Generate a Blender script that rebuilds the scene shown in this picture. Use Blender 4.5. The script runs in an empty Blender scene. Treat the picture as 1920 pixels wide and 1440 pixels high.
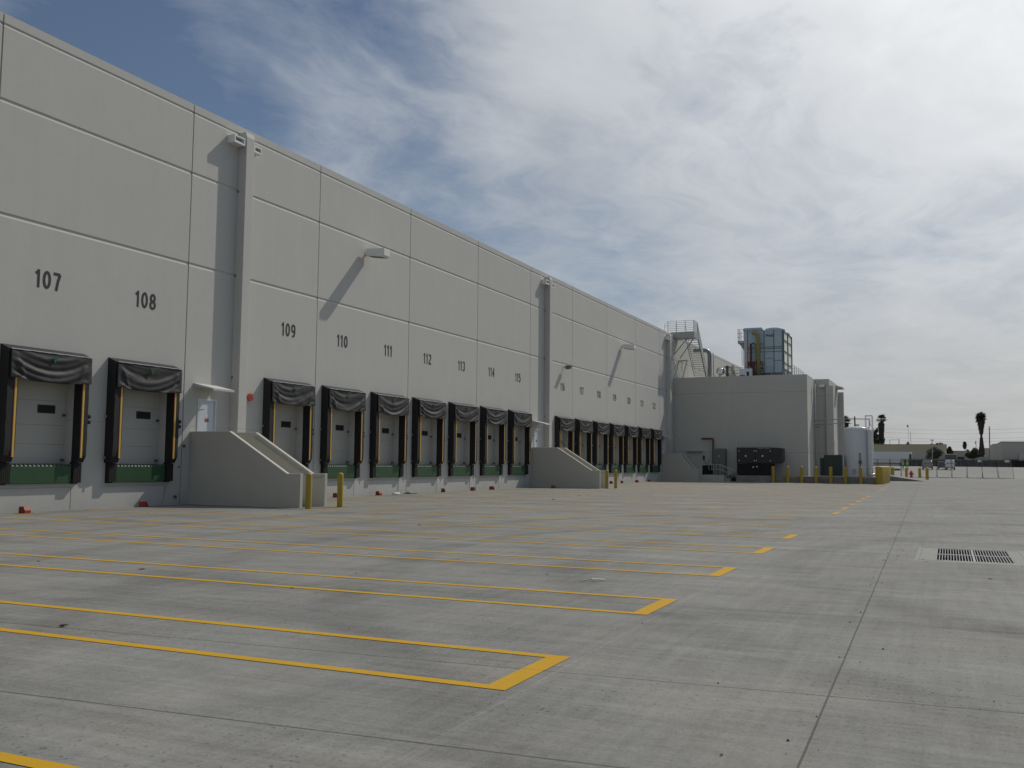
import bpy, bmesh, math, random
from mathutils import Vector, Matrix, noise
R = math.radians
S = bpy.context.scene
C = S.collection
random.seed(7)

# ------------------------------------------------------------------ camera
F_PX, YAW, PITCH, ROLL = 1788.57, 0.4275, 0.0822, 0.0093
CAMX, CAMH = 23.3, 1.4975
fw = Vector((-math.sin(YAW)*math.cos(PITCH), math.cos(YAW)*math.cos(PITCH), math.sin(PITCH)))
rt = Vector((math.cos(YAW), math.sin(YAW), 0)); up = rt.cross(fw)
rt2 = math.cos(ROLL)*rt + math.sin(ROLL)*up
up2 = -math.sin(ROLL)*rt + math.cos(ROLL)*up
cam_d = bpy.data.cameras.new('camera'); cam = bpy.data.objects.new('camera', cam_d); C.objects.link(cam)
cam_d.sensor_width = 36; cam_d.lens = F_PX/1920*36; cam_d.clip_end = 6000; cam_d.clip_start = .05
mw = Matrix((rt2, up2, -fw)).transposed().to_4x4(); mw.translation = Vector((CAMX, 0, CAMH))
cam.matrix_world = mw
S.camera = cam

# ------------------------------------------------------------------ sun, sky, exposure
SUN = Vector((1.0, 2.9, 3.0)).normalized()          # towards the sun
sun_d = bpy.data.lights.new('sun', 'SUN'); sun_d.energy = 2.15; sun_d.angle = R(.6); sun_d.color = (1, .95, .86)
sun = bpy.data.objects.new('sun', sun_d); C.objects.link(sun)
sun.rotation_euler = SUN.to_track_quat('Z', 'Y').to_euler()
S.view_settings.view_transform = 'Standard'; S.view_settings.look = 'None'
S.view_settings.exposure = .16; S.view_settings.gamma = 1

world = bpy.data.worlds.new('World'); S.world = world; world.use_nodes = True
nt = world.node_tree; nt.nodes.clear()
def N(tree, typ, **kw):
    n = tree.nodes.new(typ)
    for k, v in kw.items():
        if k.startswith('i_'):
            key = k[2:]; key = int(key) if key.isdigit() else key.replace('_', ' ')
            n.inputs[key].default_value = v
        else: setattr(n, k, v)
    return n
def M(tree, op, a, b=None, c=None, clamp=False):
    n = tree.nodes.new('ShaderNodeMath'); n.operation = op; n.use_clamp = clamp
    for i, v in enumerate((a, b, c)):
        if v is None: continue
        if isinstance(v, (int, float)): n.inputs[i].default_value = v
        else: tree.links.new(v, n.inputs[i])
    return n.outputs[0]
def RAMP(tree, fac, stops):
    n = tree.nodes.new('ShaderNodeValToRGB')
    el = n.color_ramp.elements
    while len(el) < len(stops): el.new(.5)
    for e, (p, c) in zip(el, stops):
        e.position = p; e.color = (c, c, c, 1) if isinstance(c, (int, float)) else (*c, 1)
    tree.links.new(fac, n.inputs[0]); return n.outputs[0]
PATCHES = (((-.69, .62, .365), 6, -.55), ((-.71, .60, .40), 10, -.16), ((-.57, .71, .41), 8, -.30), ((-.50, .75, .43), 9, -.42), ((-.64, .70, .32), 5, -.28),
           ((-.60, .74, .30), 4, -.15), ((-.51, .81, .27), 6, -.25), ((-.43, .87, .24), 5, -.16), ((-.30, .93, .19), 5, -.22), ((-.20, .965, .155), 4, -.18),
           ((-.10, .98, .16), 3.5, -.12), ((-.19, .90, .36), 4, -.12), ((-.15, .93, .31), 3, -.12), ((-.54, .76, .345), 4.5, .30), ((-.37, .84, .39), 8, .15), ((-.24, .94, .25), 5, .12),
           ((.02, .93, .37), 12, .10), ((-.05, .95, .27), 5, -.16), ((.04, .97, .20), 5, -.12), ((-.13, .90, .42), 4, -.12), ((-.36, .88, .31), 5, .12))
def build_world():
    L = nt.links.new
    sky = N(nt, 'ShaderNodeTexSky', sky_type='NISHITA', sun_disc=False, sun_elevation=math.asin(SUN.z),
            sun_rotation=math.atan2(SUN.x, SUN.y), altitude=50, air_density=1.0, dust_density=.5, ozone_density=2.2)
    bg1 = N(nt, 'ShaderNodeBackground', i_Strength=.047); L(sky.outputs[0], bg1.inputs[0])
    tc = N(nt, 'ShaderNodeTexCoord'); sep = N(nt, 'ShaderNodeSeparateXYZ'); L(tc.outputs['Generated'], sep.inputs[0])
    x, y, z = sep.outputs
    zz = M(nt, 'ADD', M(nt, 'MAXIMUM', z, 0), .10)
    px, py = M(nt, 'DIVIDE', x, zz), M(nt, 'DIVIDE', y, zz)
    cb = N(nt, 'ShaderNodeCombineXYZ'); L(px, cb.inputs[0]); L(py, cb.inputs[1])
    # slow warp, so the cirrus streaks bend
    wn = N(nt, 'ShaderNodeTexNoise', i_Scale=.8, i_Detail=4.0); L(cb.outputs[0], wn.inputs[0])
    wv = N(nt, 'ShaderNodeVectorMath', operation='MULTIPLY_ADD'); L(wn.outputs['Color'], wv.inputs[0])
    wv.inputs[1].default_value = (.9, .9, 0); L(cb.outputs[0], wv.inputs[2])
    def nz(scale, det, rough, dist, rot, sc):
        mp = N(nt, 'ShaderNodeMapping'); mp.inputs['Rotation'].default_value = (0, 0, R(rot)); mp.inputs['Scale'].default_value = sc
        L(wv.outputs[0], mp.inputs[0])
        n = N(nt, 'ShaderNodeTexNoise', i_Scale=scale, i_Detail=det, i_Roughness=rough, i_Distortion=dist); L(mp.outputs[0], n.inputs[0])
        return M(nt, 'SUBTRACT', n.outputs[0], .5)
    n1 = nz(1.1, 7, .58, .2, 20, (1, .6, 1))
    n2 = nz(3.3, 7, .60, .15, 50, (1, .62, 1))
    n3 = nz(10.0, 6, .66, .1, 15, (1, .62, 1))
    tex = M(nt, 'ADD', M(nt, 'ADD', M(nt, 'MULTIPLY', n1, 1.5), M(nt, 'MULTIPLY', n2, .88)), M(nt, 'MULTIPLY', n3, .52))
    dt = N(nt, 'ShaderNodeVectorMath', operation='DOT_PRODUCT'); L(tc.outputs['Generated'], dt.inputs[0]); dt.inputs[1].default_value = SUN
    sd = M(nt, 'MINIMUM', dt.outputs['Value'], .90)
    # cover thickens towards sun and horizon; unseen parts are shaped for fill light
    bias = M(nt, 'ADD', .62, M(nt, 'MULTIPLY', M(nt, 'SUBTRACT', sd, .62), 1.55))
    bias = M(nt, 'MAXIMUM', bias, .42); bias = M(nt, 'ADD', bias, M(nt, 'MULTIPLY', M(nt, 'MAXIMUM', M(nt, 'SUBTRACT', .35, y), 0), .40))  # extra unseen cloud behind the camera, added to lift the shaded walls
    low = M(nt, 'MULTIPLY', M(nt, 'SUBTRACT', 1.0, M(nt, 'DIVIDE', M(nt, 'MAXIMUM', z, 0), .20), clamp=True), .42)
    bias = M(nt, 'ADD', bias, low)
    bias = M(nt, 'SUBTRACT', bias, M(nt, 'MULTIPLY', M(nt, 'MAXIMUM', M(nt, 'SUBTRACT', x, .25), 0), 1.6))  # unseen sky on the right thinned to cut fill on the dock wall
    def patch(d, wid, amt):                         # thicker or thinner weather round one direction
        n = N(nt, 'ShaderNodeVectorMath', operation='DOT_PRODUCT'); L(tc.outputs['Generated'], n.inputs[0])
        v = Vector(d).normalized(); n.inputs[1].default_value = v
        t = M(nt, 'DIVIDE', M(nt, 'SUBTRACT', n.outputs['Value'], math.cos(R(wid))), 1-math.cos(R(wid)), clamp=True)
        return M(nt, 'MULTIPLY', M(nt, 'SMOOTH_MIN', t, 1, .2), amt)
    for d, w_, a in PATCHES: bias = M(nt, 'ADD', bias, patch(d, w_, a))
    cover = M(nt, 'ADD', bias, tex)
    fac = RAMP(nt, M(nt, 'MULTIPLY', cover, .5), [(.02, .04), (.16, .30), (.30, .66), (.46, .93), (.62, 1.0)])
    # cloud brightness: thin high sheet, brighter towards the sun, mottled by its thickness
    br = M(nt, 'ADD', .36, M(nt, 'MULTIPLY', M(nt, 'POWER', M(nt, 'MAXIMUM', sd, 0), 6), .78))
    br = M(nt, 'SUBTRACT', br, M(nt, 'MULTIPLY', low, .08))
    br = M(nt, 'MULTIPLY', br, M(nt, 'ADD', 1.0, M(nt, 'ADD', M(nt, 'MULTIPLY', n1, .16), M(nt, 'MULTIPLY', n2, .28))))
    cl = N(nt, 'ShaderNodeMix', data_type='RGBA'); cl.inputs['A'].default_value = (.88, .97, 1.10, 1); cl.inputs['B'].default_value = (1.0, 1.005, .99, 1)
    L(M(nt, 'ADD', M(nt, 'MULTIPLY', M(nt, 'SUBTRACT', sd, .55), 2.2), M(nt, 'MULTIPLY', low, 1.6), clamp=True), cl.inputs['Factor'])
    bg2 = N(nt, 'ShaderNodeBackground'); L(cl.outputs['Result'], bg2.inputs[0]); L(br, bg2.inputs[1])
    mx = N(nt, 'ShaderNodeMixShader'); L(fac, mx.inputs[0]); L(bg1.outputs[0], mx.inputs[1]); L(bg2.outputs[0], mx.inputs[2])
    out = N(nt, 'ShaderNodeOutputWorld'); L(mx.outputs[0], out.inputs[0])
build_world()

# ------------------------------------------------------------------ materials
def mat(name, col, rough=.8, var=.06, vscale=2.0, bump=0.0, bscale=60.0, metal=0.0, fine=0.0, dirt=0.0):
    m = bpy.data.materials.new(name); m.use_nodes = True
    t = m.node_tree; b = t.nodes['Principled BSDF']; L = t.links.new
    b.inputs['Roughness'].default_value = rough; b.inputs['Metallic'].default_value = metal
    tc = N(t, 'ShaderNodeTexCoord'); gm = N(t, 'ShaderNodeNewGeometry')
    n = N(t, 'ShaderNodeTexNoise', i_Scale=vscale, i_Detail=6.0, i_Roughness=.6); L(gm.outputs['Position'], n.inputs[0])
    k = M(t, 'ADD', 1.0-var, M(t, 'MULTIPLY', n.outputs[0], 2*var))
    if fine:
        n4 = N(t, 'ShaderNodeTexNoise', i_Scale=vscale*18, i_Detail=4.0); L(gm.outputs['Position'], n4.inputs[0])
        k = M(t, 'MULTIPLY', k, M(t, 'ADD', 1-fine, M(t, 'MULTIPLY', n4.outputs[0], 2*fine)))
    if dirt:                                          # rain streaks running down
        mp = N(t, 'ShaderNodeMapping'); mp.inputs['Scale'].default_value = (1.3, 1.3, .07); L(gm.outputs['Position'], mp.inputs[0])
        n5 = N(t, 'ShaderNodeTexNoise', i_Scale=1.6, i_Detail=7.0, i_Roughness=.7); L(mp.outputs[0], n5.inputs[0])
        k = M(t, 'MULTIPLY', k, M(t, 'SUBTRACT', 1.0+dirt*.5, M(t, 'MULTIPLY', n5.outputs[0], dirt)))
    rgb = N(t, 'ShaderNodeVectorMath', operation='SCALE'); rgb.inputs[0].default_value = col; L(k, rgb.inputs['Scale'])
    L(rgb.outputs[0], b.inputs['Base Color'])
    if bump:
        n2 = N(t, 'ShaderNodeTexNoise', i_Scale=bscale, i_Detail=5.0); L(gm.outputs['Position'], n2.inputs[0])
        bp = N(t, 'ShaderNodeBump', i_Strength=bump, i_Distance=.01); L(n2.outputs[0], bp.inputs['Height']); L(bp.outputs[0], b.inputs['Normal'])
    m['k'] = 1
    return m
WHT = (.515, .505, .472)
m_wall = mat('wall_paint', WHT, .85, .035, .35, .25, 25, fine=.02, dirt=.10)
m_annex = mat('annex_paint', (.49, .48, .44), .85, .05, .4, .3, 20, fine=.02, dirt=.14)
m_joint = mat('joint_sealant', (.33, .32, .30), .9)
m_conc = mat('stair_concrete_paint', (.47, .455, .40), .85, .05, 1.2, .3, 30, dirt=.12)
m_num = mat('black_letter_paint', (.018, .018, .018), .6)
m_vinyl = mat('black_vinyl', (.022, .022, .023), .66, .25, 3.0, .35, 16)
m_foam = mat('black_fabric_pad', (.014, .013, .014), .75, .3, 5, .5, 25)
m_yel = mat('yellow_paint', (.62, .42, .035), .55, .10, 3, .1, fine=.05)
m_bollard = mat('bollard_yellow', (.35, .25, .022), .6, .18, 2.5, .1, fine=.06)
m_strip = mat('yellow_guide_strip', (.62, .40, .07), .6, .12, 6)
m_redstrip = mat('red_brown_trim', (.20, .035, .02), .7)
m_door = mat('dock_door_panel', (.485, .47, .42), .6, .04, .8)
m_glass = mat('dark_window', (.01, .01, .012), .15)
m_dwin = mat('window_frame_black', (.022, .022, .023), .6)
m_green = mat('green_steel', (.018, .070, .023), .55, .18, 3, fine=.08)
m_rubber = mat('black_rubber', (.014, .013, .013), .85, .25, 6, .4, 30)
m_steel = mat('galvanised_steel', (.42, .43, .43), .5, .12, 3, metal=.35)
m_greyduct = mat('grey_duct', (.22, .24, .26), .4, .1, metal=.5)
m_white = mat('white_metal', (.72, .72, .70), .45, .05, 2)
m_mdoor = mat('white_man_door', (.62, .66, .72), .4, .03, 2)
m_red = mat('red_paint', (.45, .05, .035), .5, .15, 6)
m_orange = mat('orange_red_plastic', (.27, .028, .014), .55, .22, 8)
m_logo = mat('green_print', (.02, .085, .03), .6)
m_roof = mat('roof_membrane', (.45, .45, .43), .9)
m_dark = mat('dark_enclosure', (.022, .023, .023), .5, .2, 2)
m_greybox = mat('grey_green_cabinet', (.13, .15, .14), .5, .08)
m_tower = mat('galvanised_tower_panel', (.34, .44, .50), .55, .16, 1.2, dirt=.25)
m_louver = mat('pale_louver', (.74, .78, .70), .6, .08, 4)
m_frame = mat('dark_grey_frame', (.09, .085, .08), .6)
m_ypipe = mat('ochre_pipe', (.26, .21, .06), .6, .25, 3)
m_rpipe = mat('dark_red_pipe', (.12, .025, .02), .6, .2)
m_tank = mat('white_tank_paint', (.55, .56, .57), .35, .05, 1.5, dirt=.08)
m_trans = mat('dark_green_enclosure', (.012, .03, .026), .4, .15)
m_silver = mat('polished_aluminium', (.75, .75, .75), .18, .04, metal=1.0)
m_rail = mat('grey_rail', (.36, .37, .36), .5, .1, metal=.3)
m_beige = mat('beige_block', (.40, .35, .22), .9, .08, .3)
m_beigeg = mat('grey_block', (.40, .385, .34), .9, .08, .3)
m_far = mat('far_roofing', (.22, .22, .23), .9, .1)
m_trunk = mat('palm_trunk', (.11, .085, .06), .95, .25, 2)
m_skirt = mat('dead_fronds', (.065, .042, .036), .95, .45, 1.2)
m_frond = mat('palm_frond', (.065, .095, .05), .7, .4, 1.2)
m_leaf = mat('tree_leaf', (.035, .06, .022), .75, .45, .8)
m_leaf2 = mat('olive_leaf', (.06, .075, .055), .75, .4, .8)
m_bark = mat('bark', (.09, .07, .05), .95, .2)
m_pole = mat('timber_pole', (.10, .085, .07), .9, .2)
m_tyre = mat('tyre', (.015, .015, .015), .8)
m_carw = mat('white_car_paint', (.55, .58, .60), .3, .03)
m_card = mat('dark_car_paint', (.02, .035, .06), .3, .05)
m_cars = mat('silver_car_paint', (.22, .22, .21), .3, .05)
m_skin = mat('skin', (.30, .17, .11), .6)
m_vest = mat('lime_vest', (.20, .50, .07), .7)
m_trous = mat('dark_cloth', (.03, .032, .045), .8)
m_hat = mat('hard_hat', (.75, .35, .28), .4)
m_hedge = mat('dark_hedge', (.012, .016, .011), .95, .4, 1)
m_leafbrown = mat('dry_leaf', (.06, .045, .03), .9, .3)
m_sign = mat('white_sign', (.7, .7, .68), .5)
m_yard = mat('yard_things', (.10, .10, .10), .8, .5, .6)
m_brown = mat('brown_housing', (.16, .10, .05), .6)

def wall_lines(m, zs, w=.008):
    """thin casting joints at fixed heights, mixed darker into the wall paint"""
    t = m.node_tree; b = t.nodes['Principled BSDF']
    src = b.inputs['Base Color'].links[0].from_socket
    gm = N(t, 'ShaderNodeNewGeometry'); sp = N(t, 'ShaderNodeSeparateXYZ'); t.links.new(gm.outputs['Position'], sp.inputs[0])
    tot = None
    for z in zs:
        c = M(t, 'COMPARE', sp.outputs[2], z, w)
        tot = c if tot is None else M(t, 'MAXIMUM', tot, c)
    mx = N(t, 'ShaderNodeMix', data_type='RGBA'); t.links.new(M(t, 'MULTIPLY', tot, .42), mx.inputs['Factor'])
    t.links.new(src, mx.inputs['A']); mx.inputs['B'].default_value = (.12, .12, .11, 1); t.links.new(mx.outputs['Result'], b.inputs['Base Color'])
def panel_tone(m):
    t = m.node_tree; b = t.nodes['Principled BSDF']; L = t.links.new
    src = b.inputs['Base Color'].links[0].from_socket
    gm = N(t, 'ShaderNodeNewGeometry'); sp = N(t, 'ShaderNodeSeparateXYZ'); L(gm.outputs['Position'], sp.inputs[0])
    i = M(t, 'FLOOR', M(t, 'DIVIDE', M(t, 'SUBTRACT', sp.outputs[1], 17.2173), 7.32))
    v = M(t, 'MULTIPLY', M(t, 'SINE', M(t, 'MULTIPLY', i, 7.31)), .022)
    n = N(t, 'ShaderNodeTexNoise', i_Scale=2.2, i_Detail=6.0, i_Roughness=.7); L(gm.outputs['Position'], n.inputs[0])
    base = M(t, 'MULTIPLY', M(t, 'SUBTRACT', 1.0, M(t, 'DIVIDE', sp.outputs[2], .55), clamp=True), M(t, 'MULTIPLY', n.outputs[0], .22))
    n2 = N(t, 'ShaderNodeTexNoise', i_Scale=.8, i_Detail=7.0, i_Roughness=.72, i_Distortion=.6); L(gm.outputs['Position'], n2.inputs[0])
    k = M(t, 'ADD', M(t, 'SUBTRACT', M(t, 'ADD', 1.0, v), base), M(t, 'MULTIPLY', M(t, 'SUBTRACT', n2.outputs[0], .5), .10))
    sc = N(t, 'ShaderNodeVectorMath', operation='SCALE'); L(src, sc.inputs[0]); L(k, sc.inputs['Scale']); L(sc.outputs[0], b.inputs['Base Color'])
panel_tone(m_wall)
wall_lines(m_wall, (2.62,), .007); wall_lines(m_annex, (2.63, 8.07), .02)

def ground_material():
    m = bpy.data.materials.new('concrete_paving'); m.use_nodes = True
    t = m.node_tree; b = t.nodes['Principled BSDF']; L = t.links.new
    b.inputs['Roughness'].default_value = .9; b.inputs['Specular IOR Level'].default_value = .3
    gm = N(t, 'ShaderNodeNewGeometry'); sp = N(t, 'ShaderNodeSeparateXYZ'); L(gm.outputs['Position'], sp.inputs[0])
    X, Y, Z = sp.outputs
    P = gm.outputs['Position']
    def noi(scale, detail=5.0, rough=.6, mp=None, dist=0.0):
        n = N(t, 'ShaderNodeTexNoise', i_Scale=scale, i_Detail=detail, i_Roughness=rough, i_Distortion=dist)
        if mp:
            q = N(t, 'ShaderNodeMapping'); q.inputs['Scale'].default_value = mp; q.inputs['Rotation'].default_value = (0, 0, R(3)); L(P, q.inputs[0]); L(q.outputs[0], n.inputs[0])
        else: L(P, n.inputs[0])
        return n.outputs[0]
    def ctr(v, a): return M(t, 'MULTIPLY', M(t, 'SUBTRACT', v, .5), a)
    k = M(t, 'ADD', 1.0, ctr(noi(.09, 5, .65), .30))
    k = M(t, 'ADD', k, ctr(noi(.5, 9, .72, (.8, .8, 1), .9), .85))
    k = M(t, 'ADD', k, ctr(noi(1.7, 7, .7, (.22, 1.5, 1), .3), .68))     # finishing passes across the slab
    k = M(t, 'ADD', k, ctr(noi(7, 6, .72, (.16, 1.7, 1)), .62))
    k = M(t, 'ADD', k, ctr(noi(5, 5, .7, (1.6, .12, 1)), .55))
    k = M(t, 'ADD', k, ctr(noi(45, 4, .8), .95))
    k = M(t, 'ADD', k, ctr(noi(17, 4, .75), .50))                        # grain of the brushed surface
    k = M(t, 'ADD', k, ctr(noi(150, 2, .8), 1.1))
    # dark pits / exposed grit, stronger in some patches
    vo = N(t, 'ShaderNodeTexVoronoi', i_Scale=19.0); L(P, vo.inputs[0])
    pit = M(t, 'LESS_THAN', vo.outputs['Distance'], .19)
    pn = RAMP(t, noi(.5, 3), [(.36, .15), (.56, 1.0)])
    wn_ = noi(11, 2)
    pit = M(t, 'MULTIPLY', M(t, 'MULTIPLY', pit, pn), M(t, 'GREATER_THAN', wn_, .48))
    k = M(t, 'SUBTRACT', k, M(t, 'MULTIPLY', pit, .50))
    # tyre arcs: soft dark bands
    wv = N(t, 'ShaderNodeTexWave', wave_type='RINGS', rings_direction='Z', i_Scale=.11, i_Distortion=3.0, i_Detail=3.0)
    q = N(t, 'ShaderNodeMapping'); q.inputs['Location'].default_value = (-31, -17, 0); L(P, q.inputs[0]); L(q.outputs[0], wv.inputs[0])
    arc = RAMP(t, wv.outputs['Fac'], [(.80, 0.0), (.97, 1.0)])
    k = M(t, 'SUBTRACT', k, M(t, 'MULTIPLY', M(t, 'MULTIPLY', arc, noi(.35, 4)), .26))
    # slab casts: each pour has a slightly different tone
    wob = ctr(noi(.7, 3), .012); wob2 = ctr(noi(8, 3), .012)
    Xj = M(t, 'ADD', M(t, 'ADD', M(t, 'ADD', X, M(t, 'MULTIPLY', Y, .0185)), -22.68), wob)
    Yj = M(t, 'ADD', M(t, 'ADD', M(t, 'SUBTRACT', Y, M(t, 'MULTIPLY', M(t, 'SUBTRACT', X, 19), .07)), wob), wob2)
    pour = M(t, 'SINE', M(t, 'MULTIPLY', M(t, 'FLOOR', M(t, 'DIVIDE', M(t, 'SUBTRACT', Y, 1.0), 5.49)), 12.9))
    k = M(t, 'ADD', k, M(t, 'MULTIPLY', pour, .025))
    k = M(t, 'ADD', k, M(t, 'MULTIPLY', M(t, 'LESS_THAN', Yj, 4.45), .05))
    def line(v, c, w): return M(t, 'LESS_THAN', M(t, 'ABSOLUTE', M(t, 'SUBTRACT', v, c)), w)
    j = M(t, 'MULTIPLY', line(Xj, 0, .007), .55)
    for c, w, a in ((6.4, .008, .6), (4.45, .010, .55), (9.95, .006, .4), (14.9, .006, .25), (20.4, .008, .22), (26, .01, .2), (33, .012, .2), (41, .015, .2), (50, .02, .2), (61, .03, .2), (74, .04, .2)):
        j = M(t, 'MAXIMUM', j, M(t, 'MULTIPLY', line(Yj, c, w), a))
    for c, w, a in ((-9.6, .008, .16), (-16.5, .010, .14), (12, .01, .4), (21, .01, .3)):
        j = M(t, 'MAXIMUM', j, M(t, 'MULTIPLY', line(Xj, c, w), a))
    band = RAMP(t, noi(.9, 6, .7, (.10, 1.0, 1), .2), [(.50, 0.0), (.66, 1.0)])
    k = M(t, 'SUBTRACT', k, M(t, 'MULTIPLY', band, .17))
    # damp, darker strips where water sits along two of the cross joints
    for c, hw, a in ((9.7, .55, .16), (20.8, .9, .12), (27, 1.2, .10)):
        d = M(t, 'SUBTRACT', 1.0, M(t, 'DIVIDE', M(t, 'ABSOLUTE', M(t, 'SUBTRACT', M(t, 'ADD', Yj, ctr(noi(.6, 5, .7), 1.6)), c)), hw), clamp=True)
        k = M(t, 'SUBTRACT', k, M(t, 'MULTIPLY', M(t, 'MULTIPLY', d, RAMP(t, noi(.45, 5, .7), [(.35, .2), (.6, 1.0)])), a))
    # pale scuffs left by traffic along the yard
    run = RAMP(t, noi(2.6, 6, .72, (1.0, .07, 1), .15), [(.55, 0.0), (.72, 1.0)])
    k = M(t, 'ADD', k, M(t, 'MULTIPLY', M(t, 'MULTIPLY', run, M(t, 'GREATER_THAN', X, 19.5)), .13))
    lite = RAMP(t, noi(1.3, 6, .7, (.12, 1.2, 1), .3), [(.54, 0.0), (.70, 1.0)])
    k = M(t, 'ADD', k, M(t, 'MULTIPLY', lite, .17))
    k = M(t, 'MULTIPLY', k, M(t, 'SUBTRACT', 1.0, j))
    # snapped chalk line along the bay ends, worn away in places
    ch = M(t, 'MULTIPLY', line(M(t, 'ADD', X, M(t, 'MULTIPLY', Y, .0185)), 20.82, .008), RAMP(t, noi(1.6, 5), [(.30, .25), (.70, 1.0)]))
    ch = M(t, 'MAXIMUM', ch, M(t, 'MULTIPLY', line(Xj, -.95, .006), RAMP(t, noi(.8, 5), [(.38, 0.0), (.68, .6)])))
    # paler, drier concrete towards the far dock
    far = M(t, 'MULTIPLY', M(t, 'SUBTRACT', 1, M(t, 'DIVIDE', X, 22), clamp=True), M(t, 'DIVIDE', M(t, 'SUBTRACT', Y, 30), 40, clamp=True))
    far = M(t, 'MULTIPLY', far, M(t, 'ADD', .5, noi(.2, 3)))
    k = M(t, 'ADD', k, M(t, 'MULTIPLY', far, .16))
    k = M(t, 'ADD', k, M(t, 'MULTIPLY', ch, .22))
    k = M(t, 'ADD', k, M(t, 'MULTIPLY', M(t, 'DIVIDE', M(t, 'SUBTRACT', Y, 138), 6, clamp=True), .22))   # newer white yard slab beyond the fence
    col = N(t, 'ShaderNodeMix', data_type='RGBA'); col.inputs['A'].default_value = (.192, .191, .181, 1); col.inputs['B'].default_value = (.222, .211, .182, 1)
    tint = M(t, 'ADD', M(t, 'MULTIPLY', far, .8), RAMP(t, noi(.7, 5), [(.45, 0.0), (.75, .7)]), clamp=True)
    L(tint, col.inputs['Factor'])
    sc = N(t, 'ShaderNodeVectorMath', operation='SCALE'); L(col.outputs['Result'], sc.inputs[0]); L(k, sc.inputs['Scale'])
    L(sc.outputs[0], b.inputs['Base Color'])
    bp = N(t, 'ShaderNodeBump', i_Strength=.35, i_Distance=.004)
    L(M(t, 'SUBTRACT', noi(120, 4, .7), M(t, 'MULTIPLY', j, 3.0)), bp.inputs['Height']); L(bp.outputs[0], b.inputs['Normal'])
    return m
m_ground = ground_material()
m_apron = mat('drain_surround_concrete', (.245, .242, .224), .9, .14, 2.5, .3, 60, fine=.10)
m_grate = mat('worn_grate_steel', (.24, .245, .25), .6, .2, 6)

# ------------------------------------------------------------------ mesh helpers
class MB:
    def __init__(s): s.v = []; s.f = []; s.mi = []; s.sm = []
    def add(s, vs, fs, mi=0, smooth=False):
        o = len(s.v); s.v += [tuple(p) for p in vs]; s.f += [tuple(i+o for i in f) for f in fs]
        s.mi += [mi]*len(fs); s.sm += [smooth]*len(fs); return s
    def box(s, x0, x1, y0, y1, z0, z1, mi=0):
        if x0 > x1: x0, x1 = x1, x0
        if y0 > y1: y0, y1 = y1, y0
        if z0 > z1: z0, z1 = z1, z0
        return s.add([(x0,y0,z0),(x1,y0,z0),(x1,y1,z0),(x0,y1,z0),(x0,y0,z1),(x1,y0,z1),(x1,y1,z1),(x0,y1,z1)],
              [(0,3,2,1),(4,5,6,7),(0,1,5,4),(1,2,6,5),(2,3,7,6),(3,0,4,7)], mi)
    def prism(s, pts, a, b, axis='y', mi=0):
        """polygon pts extruded from a to b. axis y: pts are (x,z); axis x: (y,z); axis z: (x,y)"""
        f = {'y': lambda p, t: (p[0], t, p[1]), 'x': lambda p, t: (t, p[0], p[1]), 'z': lambda p, t: (p[0], p[1], t)}[axis]
        n = len(pts)
        vs = [f(p, a) for p in pts]+[f(p, b) for p in pts]
        return s.add(vs, [tuple(range(n)), tuple(range(2*n-1, n-1, -1))]+[(i, i+n, (i+1) % n+n, (i+1) % n) for i in range(n)], mi)
    def tube(s, pts, r, seg=8, mi=0, r2=None, caps=True):
        pts = [Vector(p) for p in pts]; n = len(pts); vs = []
        for i, p in enumerate(pts):
            d = (pts[min(i+1, n-1)]-pts[max(i-1, 0)]).normalized()
            a = d.cross(Vector((0, 0, 1))) if abs(d.z) < .95 else d.cross(Vector((1, 0, 0)))
            a.normalize(); c = d.cross(a)
            rr = r if r2 is None else r+(r2-r)*i/(n-1)
            vs += [p+rr*(math.cos(2*math.pi*k/seg)*a+math.sin(2*math.pi*k/seg)*c) for k in range(seg)]
        fs = [(i*seg+k, i*seg+(k+1) % seg, (i+1)*seg+(k+1) % seg, (i+1)*seg+k) for i in range(n-1) for k in range(seg)]
        s.add(vs, fs, mi, seg > 5)
        if caps:
            o = len(s.v)-n*seg
            s.f += [tuple(o+k for k in range(seg-1, -1, -1)), tuple(o+(n-1)*seg+k for k in range(seg))]; s.mi += [mi]*2; s.sm += [False]*2
        return s
    def lathe(s, prof, cx, cy, seg=20, mi=0):
        vs = [(cx+r*math.cos(2*math.pi*k/seg), cy+r*math.sin(2*math.pi*k/seg), z) for r, z in prof for k in range(seg)]
        n = len(prof)
        fs = [(i*seg+k, i*seg+(k+1) % seg, (i+1)*seg+(k+1) % seg, (i+1)*seg+k) for i in range(n-1) for k in range(seg)]
        fs.append(tuple((n-1)*seg+k for k in range(seg)))
        return s.add(vs, fs, mi, True)
    def build(s, name, mats, parent=None, bevel=0, loc=None):
        me = bpy.data.meshes.new(name); me.from_pydata(s.v, [], s.f)
        if not isinstance(mats, (list, tuple)): mats = [mats]
        for m in mats: me.materials.append(m)
        me.polygons.foreach_set('material_index', s.mi); me.polygons.foreach_set('use_smooth', s.sm)
        bm = bmesh.new(); bm.from_mesh(me); bmesh.ops.recalc_face_normals(bm, faces=bm.faces); bm.to_mesh(me); bm.free()
        me.update()
        o = bpy.data.objects.new(name, me); C.objects.link(o)
        if parent: o.parent = parent; o.matrix_parent_inverse = Matrix.Translation(-parent.location)
        if bevel:
            b = o.modifiers.new('bevel', 'BEVEL'); b.width = bevel; b.segments = 2; b.limit_method = 'ANGLE'; b.angle_limit = R(40)
        return o
def thing(name, label, cat, loc=(0, 0, 0), group=None):
    o = bpy.data.objects.new(name, None); C.objects.link(o); o.location = loc; o.empty_display_size = .2
    o['label'] = label; o['category'] = cat
    if group: o['group'] = group
    return o
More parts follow.
